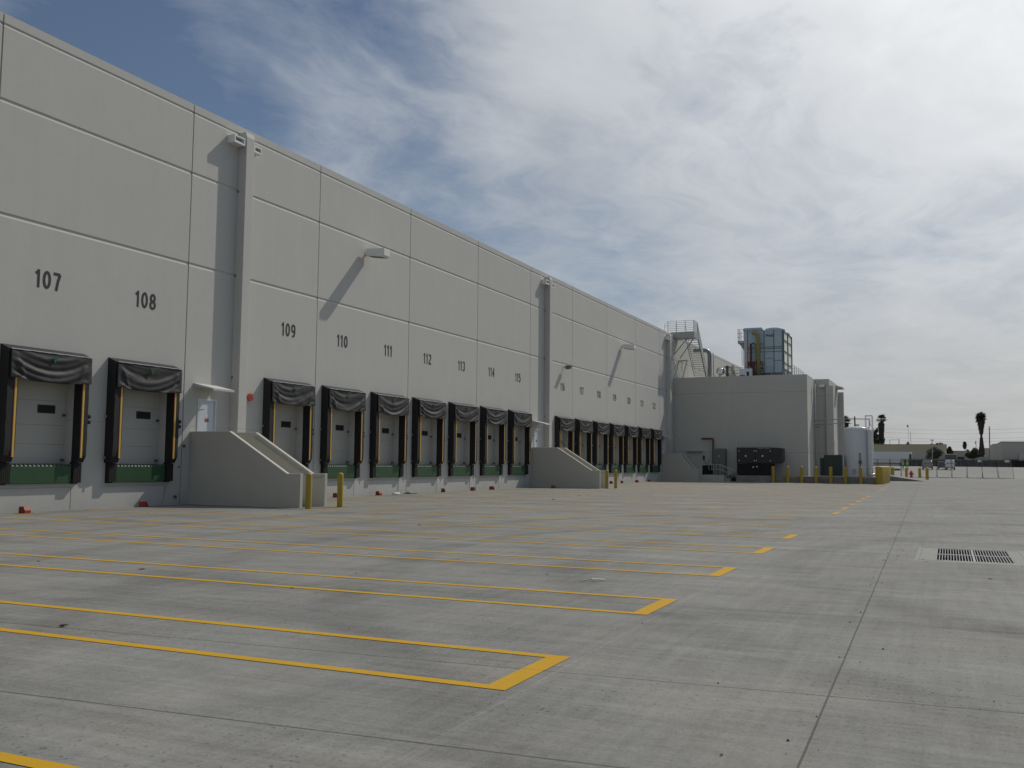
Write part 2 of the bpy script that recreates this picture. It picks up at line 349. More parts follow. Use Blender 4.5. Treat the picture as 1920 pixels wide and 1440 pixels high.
def tag(o, label, cat, group=None):
    o['label'] = label; o['category'] = cat
    if group: o['group'] = group
    return o
def structure(o): o['kind'] = 'structure'; return o
def dup(root, dx, label, group=None):
    """copy a thing with its parts and sub-parts, moved by the vector dx"""
    def cp(o, par):
        c = o.copy(); C.objects.link(c)
        if par: c.parent = par; c.matrix_parent_inverse = o.matrix_parent_inverse.copy()
        for ch in o.children: cp(ch, c)
        return c
    r = cp(root, None); r.location = root.location+Vector(dx); r['label'] = label
    if group: r['group'] = group
    return r

D = 3.66; Y0 = 19.0473
def YK(k): return Y0+D*k
DOORS = [-2, -1, 0, 1] + list(range(3, 10)) + list(range(11, 18))
NUM = {k: (107+k if k < 2 else (109+k-3 if k < 10 else 116+k-11)) for k in DOORS}
STAIRK = [1.6, 9.6, 17.6]

# ------------------------------------------------------------------ ground
def gz(y):
    return 0 if y < 142 else (1.5*min((y-142)/88, 1))
def make_ground():
    mb = MB()
    xs = [-1500, -400, -100, -20, 0, 10, 20, 22.78, 24.50, 30, 45, 100, 400, 1500]
    ys = [-60, -10, 0, 5, 10, 16.72, 19.54, 30, 60, 100, 142, 165, 190, 210, 230, 300, 700, 4000]
    idx = {}
    for j, y in enumerate(ys):
        for i, x in enumerate(xs):
            idx[i, j] = len(mb.v); mb.v.append((x, y, gz(y)))
    for j in range(len(ys)-1):
        for i in range(len(xs)-1):
            if xs[i] == 22.78 and ys[j] == 16.72: continue          # the drain pit
            mb.f.append((idx[i, j], idx[i+1, j], idx[i+1, j+1], idx[i, j+1])); mb.mi.append(0); mb.sm.append(False)
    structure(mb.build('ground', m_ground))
make_ground()

# painted bay markings (flat sheets 4 mm above the paving)
def skx(y): return -.0185*y
def marking(y_a, y_b, x_in, end=True, endbar_only=False):
    mb = MB(); z = .004; w = .105
    xo = 20.72+skx(y_a)
    def strip(p): mb.add([(x, y, z) for x, y in p], [(0, 1, 2, 3)])
    xe = xo-.17 if end else xo-.6
    s = .015                                                   # the lines run a touch off square
    for yy in (y_a, y_b-w):
        n = 14
        for i in range(n):
            xa, xb = x_in+(xe-x_in)*i/n, x_in+(xe-x_in)*(i+1)/n
            j = lambda x: (x-20)*s*-.0
            mb.add([(xa, yy, z), (xb, yy, z), (xb, yy+w, z), (xa, yy+w, z)], [(0, 1, 2, 3)])
    if end: mb.add([(xe, y_a, z), (xo, y_a, z), (xo, y_b, z), (xe, y_b, z)], [(0, 1, 2, 3)])
    o = mb.build('road_marking', m_paint); structure(o)
def paint_mat():
    m = mat('road_paint', (.50, .285, .012), .8, .10, 3, .2, 90, fine=.06)
    t = m.node_tree; b = t.nodes['Principled BSDF']; L = t.links.new
    gm = N(t, 'ShaderNodeNewGeometry')
    n = N(t, 'ShaderNodeTexNoise', i_Scale=34.0, i_Detail=6.0, i_Roughness=.75); L(gm.outputs['Position'], n.inputs[0])
    n2 = N(t, 'ShaderNodeTexNoise', i_Scale=.9, i_Detail=3.0); L(gm.outputs['Position'], n2.inputs[0])
    wear = RAMP(t, M(t, 'ADD', n.outputs[0], M(t, 'MULTIPLY', M(t, 'SUBTRACT', n2.outputs[0], .5), .5)), [(.64, 0.0), (.82, .7)])
    mx = N(t, 'ShaderNodeMix', data_type='RGBA'); L(wear, mx.inputs['Factor']); L(b.inputs['Base Color'].links[0].from_socket, mx.inputs['A'])
    mx.inputs['B'].default_value = (.19, .185, .16, 1); b.inputs['Specular IOR Level'].default_value = .2
    # thin dark joint where the slab joint crosses the paint
    sp = N(t, 'ShaderNodeSeparateXYZ'); L(gm.outputs['Position'], sp.inputs[0])
    yj = M(t, 'SUBTRACT', sp.outputs[1], M(t, 'MULTIPLY', M(t, 'SUBTRACT', sp.outputs[0], 19), .07))
    jn = M(t, 'MULTIPLY', M(t, 'LESS_THAN', M(t, 'ABSOLUTE', M(t, 'SUBTRACT', yj, 6.4)), .007), .5)
    mx2 = N(t, 'ShaderNodeMix', data_type='RGBA'); L(jn, mx2.inputs['Factor']); L(mx.outputs['Result'], mx2.inputs['A']); mx2.inputs['B'].default_value = (.08, .07, .05, 1)
    L(mx2.outputs['Result'], b.inputs['Base Color'])
    return m
m_paint = paint_mat()
for ya, yb in ((2.2, 3.48), (5.83, 7.05), (9.32, 10.54), (12.95, 14.17), (16.6, 17.9), (20.22, 21.5)): marking(ya, yb, .6)
for k in (1.5, 2.5): marking(YK(k)-.64, YK(k)+.64, 5.4 if k < 2 else .6, end=False)
for k in (3.5, 4.5, 5.5, 6.5, 7.5, 8.5): marking(YK(k)-.64, YK(k)+.64, .6)
for k in (9.5, 10.5): marking(YK(k)-.64, YK(k)+.64, 5.2, end=False)
for k in (11.5, 12.5, 13.5, 14.5, 15.5, 16.5): marking(YK(k)-.64, YK(k)+.64, .6)

# ------------------------------------------------------------------ the warehouse
wh = thing('warehouse', 'long white concrete warehouse with a row of numbered dock doors', 'warehouse')
TOP = 13.70
GRV = [(13.39, .11), (11.28, .13), (8.13, .13)]
def panel(mb, ya, yb, holes):
    """one tilt-up panel, its horizontal reveals cut in, its door openings left out"""
    prof = [(-.049, TOP), (0, TOP)]
    for z, h in GRV: prof += [(0, z+h/2), (-.022, z+h/2-.018), (-.022, z-h/2+.05), (0, z-h/2)]
    prof += [(0, 4.9)]
    n = len(prof)
    vs = [(x, ya, z) for x, z in prof]+[(x, yb, z) for x, z in prof]
    mb.add(vs, [(i, i+1, i+1+n, i+n) for i in range(n-1)])
    zs = sorted({0, 4.9, -.3} | {h[2] for h in holes} | {h[3] for h in holes})
    ys = sorted({ya, yb} | {h[0] for h in holes} | {h[1] for h in holes})
    for i in range(len(ys)-1):
        for j in range(len(zs)-1):
            cy, cz = (ys[i]+ys[i+1])/2, (zs[j]+zs[j+1])/2
            if any(h[0] < cy < h[1] and h[2] < cz < h[3] for h in holes): continue
            mb.add([(0, ys[i], zs[j]), (0, ys[i+1], zs[j]), (0, ys[i+1], zs[j+1]), (0, ys[i], zs[j+1])], [(0, 1, 2, 3)])
    for h in holes:                                           # jambs
        a, b, c, d = h; e = -.34
        mb.add([(0,a,c),(e,a,c),(e,a,d),(0,a,d)], [(0,1,2,3)]); mb.add([(0,b,c),(e,b,c),(e,b,d),(0,b,d)], [(0,3,2,1)])
        mb.add([(0,a,d),(e,a,d),(e,b,d),(0,b,d)], [(0,1,2,3)]); mb.add([(0,a,c),(0,b,c),(e,b,c),(e,a,c)], [(0,1,2,3)])
    for y in (ya, yb):                                        # joint cheeks
        mb.add([(0, y, -.3), (0, y, TOP), (-.0495, y, TOP), (-.0495, y, -.3)], [(0, 1, 2, 3)])
door_holes = [(YK(k)-1.07, YK(k)+1.07, 1.33, 4.2) for k in DOORS if k > -2]
man_holes = [(YK(s)+.30, YK(s)+1.22, 1.36, 3.60) for s in STAIRK]
mb = MB(); k = -12.5; edges = []
while YK(k) < 250:
    a, b = YK(k)+.022, YK(k+2)-.022
    hs = [h for h in door_holes+man_holes if h[0] > a and h[1] < b]
    panel(mb, a, b, hs); edges.append(YK(k)); k += 2
WEND = YK(k)
wallo = mb.build('wall', m_wall, wh)
# joint filler strips just behind the panel faces
mb = MB(); mb.box(-.06, -.0495, edges[0], edges[-1], 4.3, TOP-.02)
for y in edges: mb.box(-.061, -.028, y-.03, y+.03, -.3, 4.3)
mb.build('joint_filler', m_joint, wh)
mb = MB(); mb.box(-85, -.36, edges[0]+.05, WEND-.05, -.3, TOP-.35)
mb.box(-.34, -.062, edges[0]+.05, WEND-.05, 4.3, TOP-.02)
mb.build('roof', m_roof, wh)
# pilasters with the downpipe shafts
for kk in (-5.87, 2.13, 10.13, 18.13, 26.13, 34.13):
    y = YK(kk); mb = MB()
    mb.prism([(0, -.3), (.36, -.3), (.36, 13.26), (.30, 13.44), (0, 13.44)], y, y+.44)
    mb.build('pilaster', m_wall, wh, bevel=.012)
    for z in (4.4, 8.1, 11.2): MB().box(.02, .07, y-.01, y+.001, z, z+.09).build('pilaster_bracket', m_frame, wh)
# rain hoppers each side of a pilaster
def hopper(y0, y1, z0, z1, dpt):
    mb = MB(); w = .05
    mb.box(0, dpt, y0, y1, z0, z0+w); mb.box(0, dpt, y0, y1, z1-w, z1)
    mb.box(0, dpt, y0, y0+w, z0+w, z1-w); mb.box(0, dpt, y1-w, y1, z0+w, z1-w)
    mb.box(0, .12, y0+w, y1-w, z0+w, z1-w)
    mb.prism([(dpt-.14, z0+w), (dpt, z0+w), (dpt-.14, z0+.17)], y0+w, y1-w)
    mb.build('rain_hopper', m_white, wh)
for kk in (2.13, 10.13, 18.13):
    y = YK(kk); hopper(y-.62, y-.06, 12.88, 13.16, .34); hopper(y+.5, y+.92, 12.84, 13.10, .30)

# ---- stroked block numerals
ARC = lambda cx, cy, rx, ry, a0, a1, n=14: [(cx+rx*math.cos(R(a0+(a1-a0)*i/n)), cy+ry*math.sin(R(a0+(a1-a0)*i/n))) for i in range(n+1)]
W_, H_ = .27, .52
def strokes(ch):
    hw, hh, t = W_/2-.04, H_/2-.04, .0
    if ch == '0': return [ARC(0, 0, hw, hh, 90, 450, 28)]
    if ch == '1': return [[(.02, -H_/2), (.02, H_/2)], [(.02, H_/2-.05), (-.075, H_/2-.125)]]
    if ch == '2': return [ARC(0, hh-.10, hw, .10, 165, -25, 14)+[(-hw, -hh)], [(-hw-.03, -hh), (hw+.03, -hh)]]
    if ch == '3': return [ARC(0, .105, hw*.92, .115, 150, -90, 14), ARC(0, -.115, hw, .105, 90, -150, 14)]
    if ch == '4': return [[(.05, -H_/2), (.05, H_/2)], [(.05, H_/2-.05), (-hw, -.09)], [(-hw-.02, -.10), (hw+.03, -.10)]]
    if ch == '5': return [[(hw, hh), (-hw*.8, hh)], [(-hw*.8, hh), (-hw*.95, .03)], ARC(0, -.075, hw, .145, 140, -150, 16)]
    if ch == '6': return [ARC(0, -.09, hw, .13, 90, 450, 22), ARC(0, -.02, hw, .24, 180, 62, 12)]
    if ch == '7': return [[(-hw-.03, hh), (hw, hh)], ARC(.22, -.24, .26, .46, 100, 175, 8) and [(hw, hh), (.03, .02), (-.02, -H_/2)]]
    if ch == '8': return [ARC(0, .112, hw*.86, .107, 90, 450, 22), ARC(0, -.112, hw, .112, 90, 450, 22)]
    if ch == '9': return [ARC(0, .09, hw, .13, 90, 450, 22), ARC(0, .02, hw, .24, 0, -118, 12)]
def stroke_mesh(mb, pts, w, oy, oz, x0=.0, x1=.005):
    n = len(pts); closed = (abs(pts[0][0]-pts[-1][0])+abs(pts[0][1]-pts[-1][1])) < 1e-5
    P = [Vector((p[0], p[1])) for p in pts]; Ls, Rs = [], []
    for i in range(n):
        a = P[i-1] if i else (P[-2] if closed else P[0]); b = P[i+1] if i < n-1 else (P[1] if closed else P[-1])
        d = (b-a).normalized(); nn = Vector((-d.y, d.x))
        Ls.append(P[i]+nn*w/2); Rs.append(P[i]-nn*w/2)
    for i in range(n-1):
        q = [Ls[i], Ls[i+1], Rs[i+1], Rs[i]]
        mb.prism([(v.x+oy, v.y+oz) for v in q], x0, x1, 'x')
def number(k, txt):
    mb = MB(); adv = {'1': .27}
    wd = [.25 if c == '1' else .345 for c in txt]; tot = sum(wd); y = YK(k)-tot/2
    lay = 0
    for c, w in zip(txt, wd):
        for s in strokes(c):
            lay += 1; stroke_mesh(mb, s, .083, y+w/2, 6.58, .001, .004+.0007*lay)
        y += w
    o = mb.build('door_number', m_num, wh); o['label'] = 'black door number '+txt
for k in DOORS:
    if k > -2: number(k, str(NUM[k]))
# ---- sectional dock doors
for k in DOORS:
    if k < -1: continue
    c = YK(k); mb = MB(); x = -.33
    for i, (a, b) in enumerate(((1.34, 1.9), (1.902, 2.45), (2.452, 3.15), (3.152, 3.7), (3.702, 4.19))):
        mb.prism([(x, a), (x+.012, a), (x+.02, a+.003), (x+.02, b-.003), (x+.012, b), (x, b)], c-1.066, c+1.066)
    d = mb.build('dock_door', m_door, wh)
    wy = c+.40; mb = MB()
    mb.box(x+.021, x+.034, wy-.30, wy+.30, 2.79, 3.03); wn_ = mb.build('window', m_dwin, d, bevel=.006); MB().box(x+.034, x+.036, wy-.26, wy+.26, 2.82, 3.0).build('pane', m_rubber, wn_)
    for z in (1.42, 2.72): MB().box(x+.03, x+.11, c+.95, c+1.0, z, z+.07).build('track_bracket', m_frame, d)
# ---- personnel doors with canopies
for i, s in enumerate(STAIRK):
    a, b = YK(s)+.30, YK(s)+1.22
    d = MB().box(-.07, -.03, a+.06, b-.06, 1.37, 3.54).build('man_door', m_mdoor, wh)
    f = MB(); f.box(-.08, .02, a, a+.06, 1.37, 3.6); f.box(-.08, .02, b-.06, b, 1.37, 3.6); f.box(-.08, .02, a+.06, b-.06, 3.54, 3.6)
    f.build('frame', m_mdoor, d)
    h = MB(); h.tube([(-.03, a+.12, 3.2), (.04, a+.12, 3.2), (.04, a+.3, 3.22)], .013, 6); h.tube([(-.02, a+.09, 1.5), (-.02, a+.09, 3.45)], .012, 6)
    h.build('closer', m_frame, d)
    h = MB(); h.box(-.03, -.005, b-.17, b-.10, 2.32, 2.40); h.tube([(-.005, b-.14, 2.36), (.05, b-.14, 2.36), (.05, b-.26, 2.36)], .012, 6); h.build('handle', m_steel, d)
    sg = MB(); sg.box(-.03, -.026, a+.40, a+.60, 2.80, 2.92); o = sg.build('notice', m_red, d); o['label'] = 'small red door notice'
    sg = MB(); sg.box(-.03, -.026, a+.42, a+.56, 2.96, 3.05); sg.build('notice', m_sign, d)
    cp = MB(); y = YK(s)
    cp.prism([(.001, 3.99), (.001, 4.10), (.88, 3.90), (.88, 3.83), (.84, 3.83), (.84, 3.86)], y+.08, y+1.12)
    cp.build('canopy', m_wall, wh)
# thin steel pit-edge angles and conduits on the wall below each dock
for k in DOORS:
    if k < 0: continue
    c = YK(k); mb = MB()
    mb.box(.0005, .006, c-1.5, c+1.12, .655, .667)
    if k % 2 == 0 or k > 8: mb.box(.0005, .006, c+1.11, c+1.122, .02, .655)
    else:
        mb.tube([(.012, c+1.13, .65), (.012, c+1.10, .3), (.012, c+1.02, .08), (.02, c+.9, .02)], .009, 5)
    mb.build('pit_edge', m_joint, wh)
# small dark anchor plates low on the wall beside the stair
for y, z in ((24.62, 1.95), (24.3, .27), (24.42, 1.25)):
    MB().tube([(0, y, z), (.05, y, z)], .05 if z > 1.5 or z < 1 else .025, 8).build('wall_outlet', m_frame, wh)

# ------------------------------------------------------------------ dock shelters
def make_shelter(c, seed=0):
    rv = random.Random(seed); sag = rv.uniform(.05, .11); ph = rv.uniform(0, 6.28); amp = rv.uniform(.009, .017); skew = rv.uniform(-.22, .22); fr = rv.uniform(8.5, 11.5); CW = 1.345
    t = thing('dock_shelter', '', 'dock shelter', (0, c, 0), 'black fabric dock shelters around the doors')
    for sgn in (-1, 1):
        o_, i_ = (1.33 if sgn > 0 else -1.40), 1.07*sgn
        mb = MB(); n = 16                                    # quilted pad, bottom raked outwards
        for i in range(n):
            z0, z1 = 1.38+(4.38-1.38)*i/n, 1.38+(4.38-1.38)*(i+1)/n
            t0 = .12*max(0, 1-(z0-1.38)/.22); t1 = .12*max(0, 1-(z1-1.38)/.22)
            j0 = .008*math.sin(i*2.1); j1 = .008*math.sin((i+1)*2.1)
            q = lambda z, tt, j: [(0.002, c+o_, z), (.33-tt, c+o_*.985+j, z), (.33-tt, c+i_*.99, z), (0.002, c+i_, z)]
            a, b = q(z0, t0, j0), q(z1, t1, j1)
            mb.add(a+b, [(0, 1, 5, 4), (1, 2, 6, 5), (2, 3, 7, 6)]+([(0, 3, 2, 1)] if i == 0 else []), 0)
        p = mb.build('side_pad', m_foam, t)
        ys = (c+i_*1.02, c+i_*1.02+.062*sgn)
        a, b = min(ys), max(ys)
        MB().box(.334, .34, a, b, 1.52, 3.86).build('guide_strip', m_strip, p)
        e = b if sgn < 0 else a
        yr = (a-.022, a-.002) if sgn < 0 else (a-.024, a-.002)
        MB().box(.332, .337, yr[0], yr[1], 1.52, 3.86).build('trim', m_redstrip, p)
    # head curtain: a swagged vinyl apron
    nu, nv = 56, 34; mb = MB(); vs = []
    for j in range(nv+1):
        v = j/nv
        for i in range(nu+1):
            u = -1+2*i/nu
            y = c-.02+u*CW
            zt = 4.47-.012*abs(u); zb = 3.68-sag*(1-abs(u-skew*.4*(1-u*u))**2.2)+(.05*math.exp(-((abs(u)-.80)/.06)**2))
            z = zt+(zb-zt)*v
            edge = min(1, (1-abs(u))/.18)
            us = u-skew*(1-u*u); sw = (v*1.15-.55*(1-us*us))                        # follows the hanging curve
            fold = amp*(math.sin(fr*sw+ph)+.4*math.sin(2.2*fr*sw+ph*2+u))*edge*math.sin(min(v*2.6, 1)*math.pi/2)
            fold += .010*math.sin(24*sw+3*u+1)*edge*v
            diag = .028*math.exp(-((abs(u)-(.92-.26*v))/.05)**2)*min(1, v*2)
            x = .375+.02*v+fold+diag+.014*noise.noise(Vector((u*3, v*3, seed*9.1)))+.003*noise.noise(Vector((u*9, v*9, seed*3.7)))
            vs.append((x, y, z))
    fs = [(j*(nu+1)+i, j*(nu+1)+i+1, (j+1)*(nu+1)+i+1, (j+1)*(nu+1)+i) for j in range(nv) for i in range(nu)]
    mb.add(vs, fs, 0, True)
    h = mb.build('head_curtain', m_vinyl, t)
    sol = h.modifiers.new('solid', 'SOLIDIFY'); sol.thickness = .012; sol.offset = -1
    mb = MB(); mb.prism([(.002, 4.36), (.35, 4.36), (.35, 4.46), (.002, 4.60)], c-1.40, c+1.34); mb.build('head_frame', m_foam, t)
    mb = MB(); n = 12
    for i in range(n):                                       # pale lacing along the front edge
        a, b = c-1.36+2.68*i/n, c-1.36+2.68*(i+1)/n; w = .008*math.sin(i*2.4)
        mb.add([(.36, a, 4.475+w*.3), (.398, a, 4.47), (.398, b, 4.47), (.36, b, 4.475)], [(0, 1, 2, 3)]); mb.add([(.398, a, 4.47), (.40, a, 4.445+w), (.40, b, 4.445-w), (.398, b, 4.47)], [(0, 1, 2, 3)])
    mb.build('edge_trim', m_steel, t)
    mb = MB()                                                # inverted triangle emblem
    def tri(s_, x0, x1, cz=4.28): mb.prism([(c-.13*s_, cz+.08*s_), (c+.13*s_, cz+.08*s_), (c, cz-.13*s_)], x0, x1, 'x')
    mb.prism([(c-.14, 4.38), (c+.14, 4.38), (c+.115, 4.345), (c-.115, 4.345)], .437, .441, 'x')
    mb.prism([(c-.105, 4.33), (c+.105, 4.33), (c+.075, 4.285), (c-.075, 4.285)], .437, .442, 'x')
    mb.prism([(c-.066, 4.27), (c+.066, 4.27), (c, 4.17)], .437, .441, 'x')
    mb.build('emblem', m_logo, h)
    mb = MB()                                                # two-lamp signal box on the right cheek
    mb.box(.14, .26, c+1.332, c+1.37, 2.5, 2.82); mb.tube([(.20, c+1.37, 2.74), (.20, c+1.49, 2.74)], .065, 10); mb.tube([(.20, c+1.37, 2.58), (.20, c+1.49, 2.58)], .065, 10)
    if True: mb.build('signal_light', m_rubber, t)
    mb = MB()
    for z in (1.5, 2.75): mb.box(.01, .07, c-1.47, c-1.41, z, z+.07)
    mb.build('bracket', m_steel, t)
    return t
def make_leveler(c):
    t = thing('dock_leveler', '', 'dock leveler', (0, c, 0), 'green dock levelers between rubber bumpers')
    mb = MB(); mb.prism([(.003, .80), (.10, .78), (.115, .80), (.115, 1.27), (.09, 1.30), (.003, 1.30)], c-1.0, c+1.0); lip = mb.build('lip_plate', m_green, t, bevel=.008)
    mb = MB(); 
    for i in range(15):
        y = c-.98+i*.136; mb.box(.02, .125, y, y+.05, 1.302, 1.318)
    mb.build('hinge', m_grate, lip)
    mb = MB(); mb.box(-.3, .003, c-1.06, c+1.06, 1.30, 1.332); mb.box(.003, .06, c-1.0, c+1.0, 1.315, 1.334); mb.build('deck', m_rubber, t)
    for s in (-1, 1):
        a, b = sorted((c+s*1.03, c+s*1.33)); mb = MB(); n = 9
        mb.box(.002, .012, a-.0, b+.0, .76, 1.40)
        for i in range(n):
            y0_ = a+.01+(b-a-.02)*i/n; mb.box(.012, .16+.004*(i % 2), y0_, y0_+(b-a-.02)/n-.004, .79, 1.37)
        mb.build('bumper', m_rubber, t)
    return t
lv0 = None; protos = []
for k in DOORS:
    if k < 0: continue
    c = YK(k); txt = str(NUM[k])
    state = {107: 'cut by the left edge of the photo', 108: 'just left of the white canopied door', 109: 'behind the first stair', 122: 'last before the shaded annex'}.get(NUM[k], 'in the long row')
    ls, ll = 'black vinyl dock shelter below the number '+txt+', '+state, 'green steel dock leveler under the door numbered '+txt
    if NUM[k] not in (112, 115, 118, 121, 116, 119, 122): sh_last = make_shelter(c, NUM[k]); sh_last['label'] = ls; protos.append((sh_last, c))
    else: src, c0 = protos[(NUM[k]*5) % len(protos)]; dup(src, (0, c-c0, 0), ls)
    if lv0 is None:
        lv0 = make_leveler(c); lv0['label'] = ll
    else:
        dup(lv0, (0, c-YK(0), 0), ll)

# ------------------------------------------------------------------ wheel chocks and odds by the wall
def chock(y, x, rot, label, red=True):
    mb = MB(); prof = [(-.13, 0), (.14, 0), (.14, .10), (.07, .23), (-.12, .22)]
    t = thing('wheel_chock', label, 'wheel chock', (x, y, 0), 'red wheel chocks along the dock wall')
    mb.prism(prof, -.13, .13); b = mb.build('block', m_orange if red else m_rubber, None, bevel=.005); b.parent = t
    h = MB(); h.tube([(0, -.05, .2), (0, -.05, .23), (0, .05, .23), (0, .05, .2)], .008, 5); hh = h.build('grip', m_frame, None); hh.parent = t
    t.rotation_euler = (0, 0, rot); t.scale = (.82, .82, .82)
chock(18.35, .38, .1, 'red wheel chock below the leveler of door 107')
chock(22.62, .34, 1.2, 'red wheel chock below the leveler of door 108 at the edge of shadow')
chock(33.0, .35, .2, 'red wheel chock seen beside the right bollard of the near stair')
chock(36.25, .35, .0, 'red wheel chock on the paving below door 111')
chock(42.1, .4, .5, 'red wheel chock against the wall below door 113')
chock(45.3, .45, 1.5, 'orange red wheel chock lying on its side below door 114')
chock(47.7, .4, 1.0, 'red wheel chock standing below the joint right of door 114')
chock(52.6, 2.1, .9, 'dark red chock in shade against the second stair side wall')
chock(68.3, .4, .2, 'dull chock just right of the second stair bollards', False)
chock(70.9, .4, .3, 'small red wheel chock below door 120 past the second stair')
chock(74.8, .4, .9, 'small red wheel chock below door 121')
chock(78.4, .4, .2, 'small red wheel chock below door 122 in annex shadow')
o = MB().tube([(.5, 37.15, .05), (.55, 37.65, .05)], .045, 10).build('plastic_pipe', m_white); tag(o, 'short white pipe offcut lying on the paving below door 111', 'pipe')
t = thing('drain_cover', 'low grey bolted plate beside the wall joint below door 112', 'drain cover', (.45, 38.9, 0))
MB().box(.25, .6, 38.5, 39.2, .0, .03).build('plate', m_frame, t); MB().box(.32, .52, 38.65, 39.0, .03, .10).build('box', m_steel, t, bevel=.01)
def debris(x, y, s, m, label, name='dead_leaf', cat='leaf', z=None):
    mb = MB(); rnd = random.Random(int(x*100+y*7))
    for i in range(5):
        a = rnd.uniform(0, 6.28); ox, oy = rnd.uniform(-s, s)*.6, rnd.uniform(-s, s)*.6
        l, w = s*rnd.uniform(.5, 1), s*rnd.uniform(.2, .4); ca, sa = math.cos(a), math.sin(a); h = rnd.uniform(.3, .9)*s*.5
        pts = [(-l, 0, .006), (0, w, h), (l, 0, .01), (0, -w, h*.6)]
        mb.add([(x+ox+p[0]*ca-p[1]*sa, y+oy+p[0]*sa+p[1]*ca, p[2]+.001) for p in pts], [(0, 1, 2), (0, 2, 3)])
    o = mb.build(name, m); tag(o, label, cat)
debris(16.09, 6.24, .055, m_leafbrown, 'dark clump of dead leaves between the two nearest left bay lines')
debris(13.27, 9.87, .06, m_brown, 'brown crumpled leaf inside the narrow lined strip at far left')
debris(11.25, 9.93, .03, m_leafbrown, 'tiny dark leaf left of the brown crumpled leaf')
debris(22.2, 5.06, .012, m_brown, 'tiny reddish brown pebble near the lower right', 'pebble', 'pebble')
debris(23.78, 14.44, .035, m_frame, 'small dark stone just below the right end of the drain grate', 'pebble', 'pebble')
debris(16.24, 9.29, .025, m_leafbrown, 'tiny dark leaf touching the second bay line')
debris(18.35, 12.05, .03, m_leafbrown, 'tiny dark leaf by the far side of the second bay strip')
debris(11.9, 19.8, .05, m_leafbrown, 'small dark leaf in front of the near stair bollards')
debris(6.75, 21.47, .05, m_leafbrown, 'flat dark leaf in front of the near stair side wall')
debris(3.16, 20.0, .04, m_leafbrown, 'dark leaf on the paving below door 108')
debris(7.9, 41.27, .10, m_frame, 'dark scrap on the paving left of the second stair bollards', 'scrap', 'scrap')
debris(8.6, 36.4, .08, m_leafbrown, 'brown scrap lying in front of the second stair', 'scrap', 'scrap')
mb = MB(); mb.tube([(19.02, 11.52, .008), (19.14, 11.63, .035), (19.25, 11.8, .01)], .010, 5); mb.tube([(19.14, 11.63, .033), (19.22, 11.6, .008)], .008, 5)
tag(mb.build('twig', m_sign), 'pale forked twig between the second and third bay ends', 'twig')
mb = MB(); rnd = random.Random(3)
for i in range(420):
    q = rnd.random()
    if q < .45: x, y = rnd.expovariate(1.6)+.1, rnd.uniform(14, 83)                      # swept against the wall
    elif q < .75: y = rnd.uniform(4, 60); x = 22.68-.0185*y+rnd.gauss(0, .10)            # caught in the long joint
    elif q < .85: x, y = rnd.uniform(22.5, 24.8), rnd.uniform(16.2, 20)
    else: x, y = rnd.uniform(1, 24), rnd.uniform(4, 60)
    s = rnd.uniform(.003, .011)
    mb.add([(x-s, y-s, .0), (x+s, y-s*.4, .0), (x+s*.3, y+s, .0), (x, y, s*1.3)], [(0, 1, 3), (1, 2, 3), (2, 0, 3)])
o = mb.build('grit', m_leafbrown); tag(o, 'scattered grit and leaf crumbs on the concrete paving', 'grit'); o['kind'] = 'stuff'

# ------------------------------------------------------------------ trench drain
t = thing('drain_grate', 'twin row slotted steel drain grate set in a concrete surround', 'drain grate', (23.6, 18.1, 0))
mb = MB(); x0, x1, ya, yb = 22.85, 24.42, 16.86, 19.44; gx0, gx1, gy0, gy1 = 23.10, 24.22, 16.98, 19.36
mb.box(22.78, gx0, 16.72, 19.54, -.3, .0); mb.box(gx1, 24.50, 16.72, 19.54, -.3, .0); mb.box(gx0, gx1, 16.72, gy0, -.3, 0); mb.box(gx0, gx1, gy1, 19.54, -.3, 0)
mb.build('surround', m_apron, t)
MB().box(gx0, gx1, gy0, gy1, -.32, -.28).build('sump', m_rubber, t)
for nm, (a, b) in (('near', (gy0+.01, 18.12)), ('far', (18.22, gy1-.01))):
    mb = MB(); n = 26; p = (gx1-gx0)/n
    for i in range(n+1):
        xx = gx0+p*i; w = .0055 if i not in (13,) else .016
        mb.box(max(xx-w, gx0), min(xx+w, gx1), a+.03, b-.03, -.07, -.003)
    mb.box(gx0, gx1, a, a+.03, -.07, -.002); mb.box(gx0, gx1, b-.03, b, -.07, -.002)
    mb.build('grating', m_grate, t)
MB().box(gx0, gx1, 18.12, 18.22, -.12, -.001).build('cross_beam', m_ground, t)
mb = MB()
for a, b, c_, d_ in ((x0-.012, x0+.008, ya, yb), (x1-.008, x1+.012, ya, yb), (x0+.008, x1-.008, yb-.008, yb+.008), (x0+.008, gx0+.1, ya-.006, ya+.006)): mb.box(a, b, c_, d_, .0005, .003)
mb.build('edge_angle', m_frame, t)

